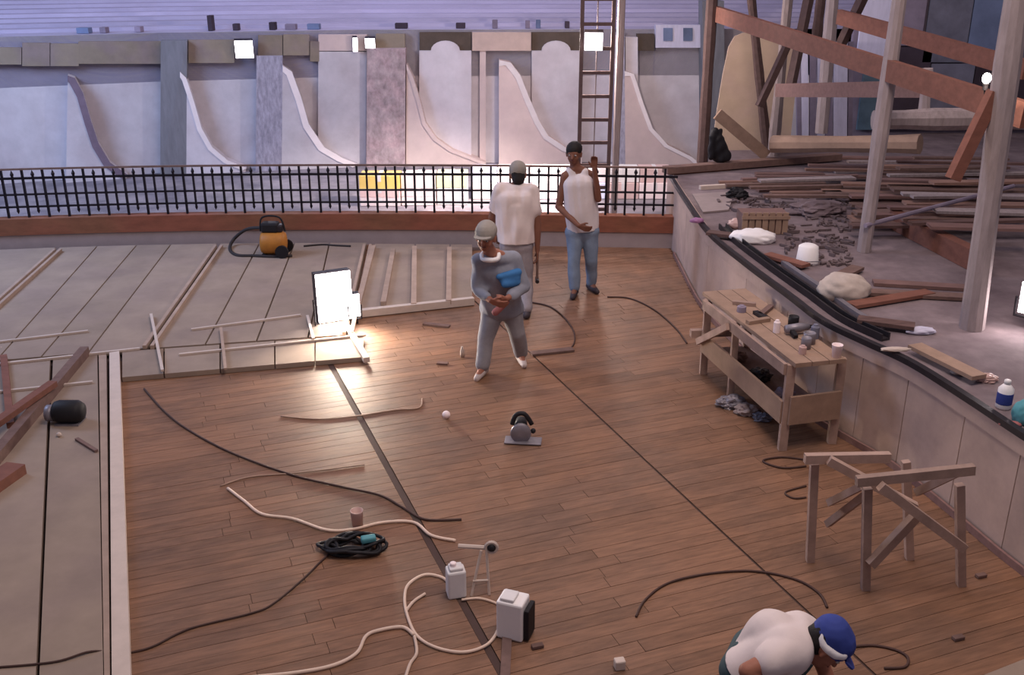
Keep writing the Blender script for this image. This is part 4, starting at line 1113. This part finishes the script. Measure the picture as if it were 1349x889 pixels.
# ---- man in the tee, seen from behind
Y0 = at(683,411,0).y
J = joints(0, Y0, dict(head=(682,231,.10),neck=(681,246,.05),chest=(680,275,.0),pelvis=(680,318,.0),sL=(659,251,.02),sR=(699,250,.02),hL=(671,323,0),hR=(690,323,0),
    eL=(648,286,.10),wL=(655,308,.30),eR=(708,293,.0),wR=(708,330,-.03),kL=(669,366,.02),kR=(693,366,.03)))
J['aL'] = at(669,408,.08); J['aR'] = at(694,409,.08)
for s in 'LR': J['toe'+s] = (.15 if s=='R' else -.1,1,0)
J['hdR']=V((0,.1,-1)); J['htR']=V((0,1,0)); J['hnR']=V((-1,0,0)); J['htL']=V((1,0,.2)); J['hnL']=V((0,0,-1))
tB,off,fr = person('man in a white tee and grey jeans standing with his back to the camera', J, (-.15,1,-.35),(0,0,1), M['skin'])
trousers(tB,J,M['jeans_grey'],1.0,4); shirt(tB,J,M['tee'],.62,1.08,5,.0,loose=1.0); hair(tB,fr,M['hair'],.088,.05); cap(tB,fr,M['capgrey'],True); shoes(tB,J,M['shoe'])
# tool in his hand
hp = J['wR']+V((.0,.02,-.10))
hm = thing('hammer','dark hammer held low by the man in the white tee','hammer',hp+V((0,0,-.24)))
part('handle', MB().tube([hp+V((0,.0,.05)),hp+V((0,-.02,-.22))],.014,8), M['timber_dark'], hm)
part('hammer_head', MB().tube([hp+V((0,-.08,-.235)),hp+V((0,.05,-.225))],[.022,.02],8), M['blackmetal'], hm)
# ---- man in denim walking toward the camera, stooping
Y0 = at(655,486,0).y
J = joints(0, Y0, dict(head=(640,314,-.38),neck=(646,333,-.28),chest=(654,362,-.16),pelvis=(661,402,.0),sR=(632,345,-.24),sL=(675,343,-.18),hR=(649,408,0),hL=(673,405,.02),
    eR=(629,380,-.22),wR=(647,396,-.40),eL=(690,378,-.16),wL=(668,393,-.38),kR=(640,446,-.10),kL=(681,438,.02)))
J['aR'] = at(636,484,.08); J['aL'] = at(686,467,.08)
J['hdR']=V((.8,-.4,-.2)); J['htR']=V((0,-.4,1)); J['hnR']=V((0,1,0)); J['hdL']=V((-.8,-.4,-.2)); J['htL']=V((0,-.4,1)); J['hnL']=V((0,1,0)); J['toeR']=(-.35,-1,0); J['toeL']=(.2,-1,0)
tC,off,fr = person('stooping man in a grey denim shirt and trousers walking toward the camera', J, (-.25,-1,-.12),(0,0,1), M['skin_red'])
trousers(tC,J,M['trouser'],1.05,7); shirt(tC,J,M['denim'],1.7,1.05,8,.06); hair(tC,fr,M['hair'],.088,.0); cap(tC,fr,M['capgrey'],True); shoes(tC,J,M['shoe_pale'])
nk = J['neck']
part('collar', MB().tube([nk+V((.075*math.cos(a),-.02+.075*math.sin(a),-.01-.03*(math.sin(a)<-.3))) for a in [2*math.pi*i/16 for i in range(16)]],.022,6,closed=True), M['white'], tC, True, 'white collar')
w = atY(669,368,Y0-.30)
blob('blue_cloth', [(w+V((-.08,-.02,.03)),.03,w+V((.09,.06,.05)),.035),(w+V((-.03,-.02,-.04)),.032,w+V((.08,.06,-.04)),.035),(w+V((-.05,.0,.0)),.035,w+V((.08,.06,.0)),.035)], .012, M['bluecloth'], tC, WL[tC.name], 2, .005, 9)
w = atY(657,402,Y0-.22)
blob('red_cloth', [(w+V((-.03,-.06,-.05)),.035,w+V((.07,-.02,.04)),.03)], .012, M['redcloth'], tC, WL[tC.name], 2, .005, 10)
# ---- crouching man
Y0 = 4.02
J = joints(0, Y0, dict(head=(1087,850,-.10),neck=(1066,838,-.03),chest=(1022,836,0),pelvis=(985,868,.06),sR=(1042,857,-.17),sL=(1062,826,.13),hR=(974,884,-.06),hL=(992,852,.14),
    eR=(984,884,-.26),eL=(1085,880,.18),kR=(1045,925,-.17),kL=(1065,898,.16)))
J['wR'] = J['eR']+V((.17,-.02,-.17)); J['wL'] = J['eL']+V((.08,-.08,-.22))
J['kR'].z = .42; J['kL'].z = .42
J['aR'] = V((J['hR'].x+.10,J['hR'].y-.04,.08)); J['aL'] = V((J['hL'].x+.16,J['hL'].y+.02,.08))
J['toeR']=J['toeL']=(1,-.1,0)
J['htR']=V((0,1,.3)); J['hnR']=V((0,0,-1)); J['htL']=V((0,-1,.3)); J['hnL']=V((0,0,-1))
tD,off,fr = person('crouching man in a white tee and blue and white cap at the bottom edge', J, (.62,-.25,-.80),(.75,-.1,.45), M['skin_red'])
trousers(tD,J,M['trouser_dark'],.92,11); shirt(tD,J,M['tee'],.50,1.0,12,-.05,loose=.85,fill=.122,sm=9); hair(tD,fr,M['hair'],.089,.03)
f,u,rr,hc = fr
cap(tD,fr,M['capblue'],True)
cu_ = V((0,sp,cp)); cr_ = V((1,0,0)); cb_ = (V((0,0,HC))-hc).normalized(); c0_ = hc+u*.058-f*.01
pn = []
for a,b_ in ((-12,15),(-17,8),(-18,-1),(-15,-9),(-8,-15),(1,-19),(9,-19)):
    v = V((a,b_))/26; w_ = math.sqrt(max(.05,1-v.length_squared))
    pn.append(c0_+(cr_*v.x+cu_*v.y+cb_*w_).normalized()*.088)
blob('white_panel', [(p0,.024,p1,.024) for p0,p1 in zip(pn,pn[1:])], .007, M['white'], tD, WL[tD.name], 2, label='white cap panel')
shoes(tD,J,M['shoe'])
# black cloth bundle
jk = thing('black_jacket','black jacket bundled against the dark scaffold post at the far stage edge','jacket',at(947,212,ZS))
blob('cloth', JACKET, .012, M['black'], jk, WL[jk.name], 2, .012, 31)
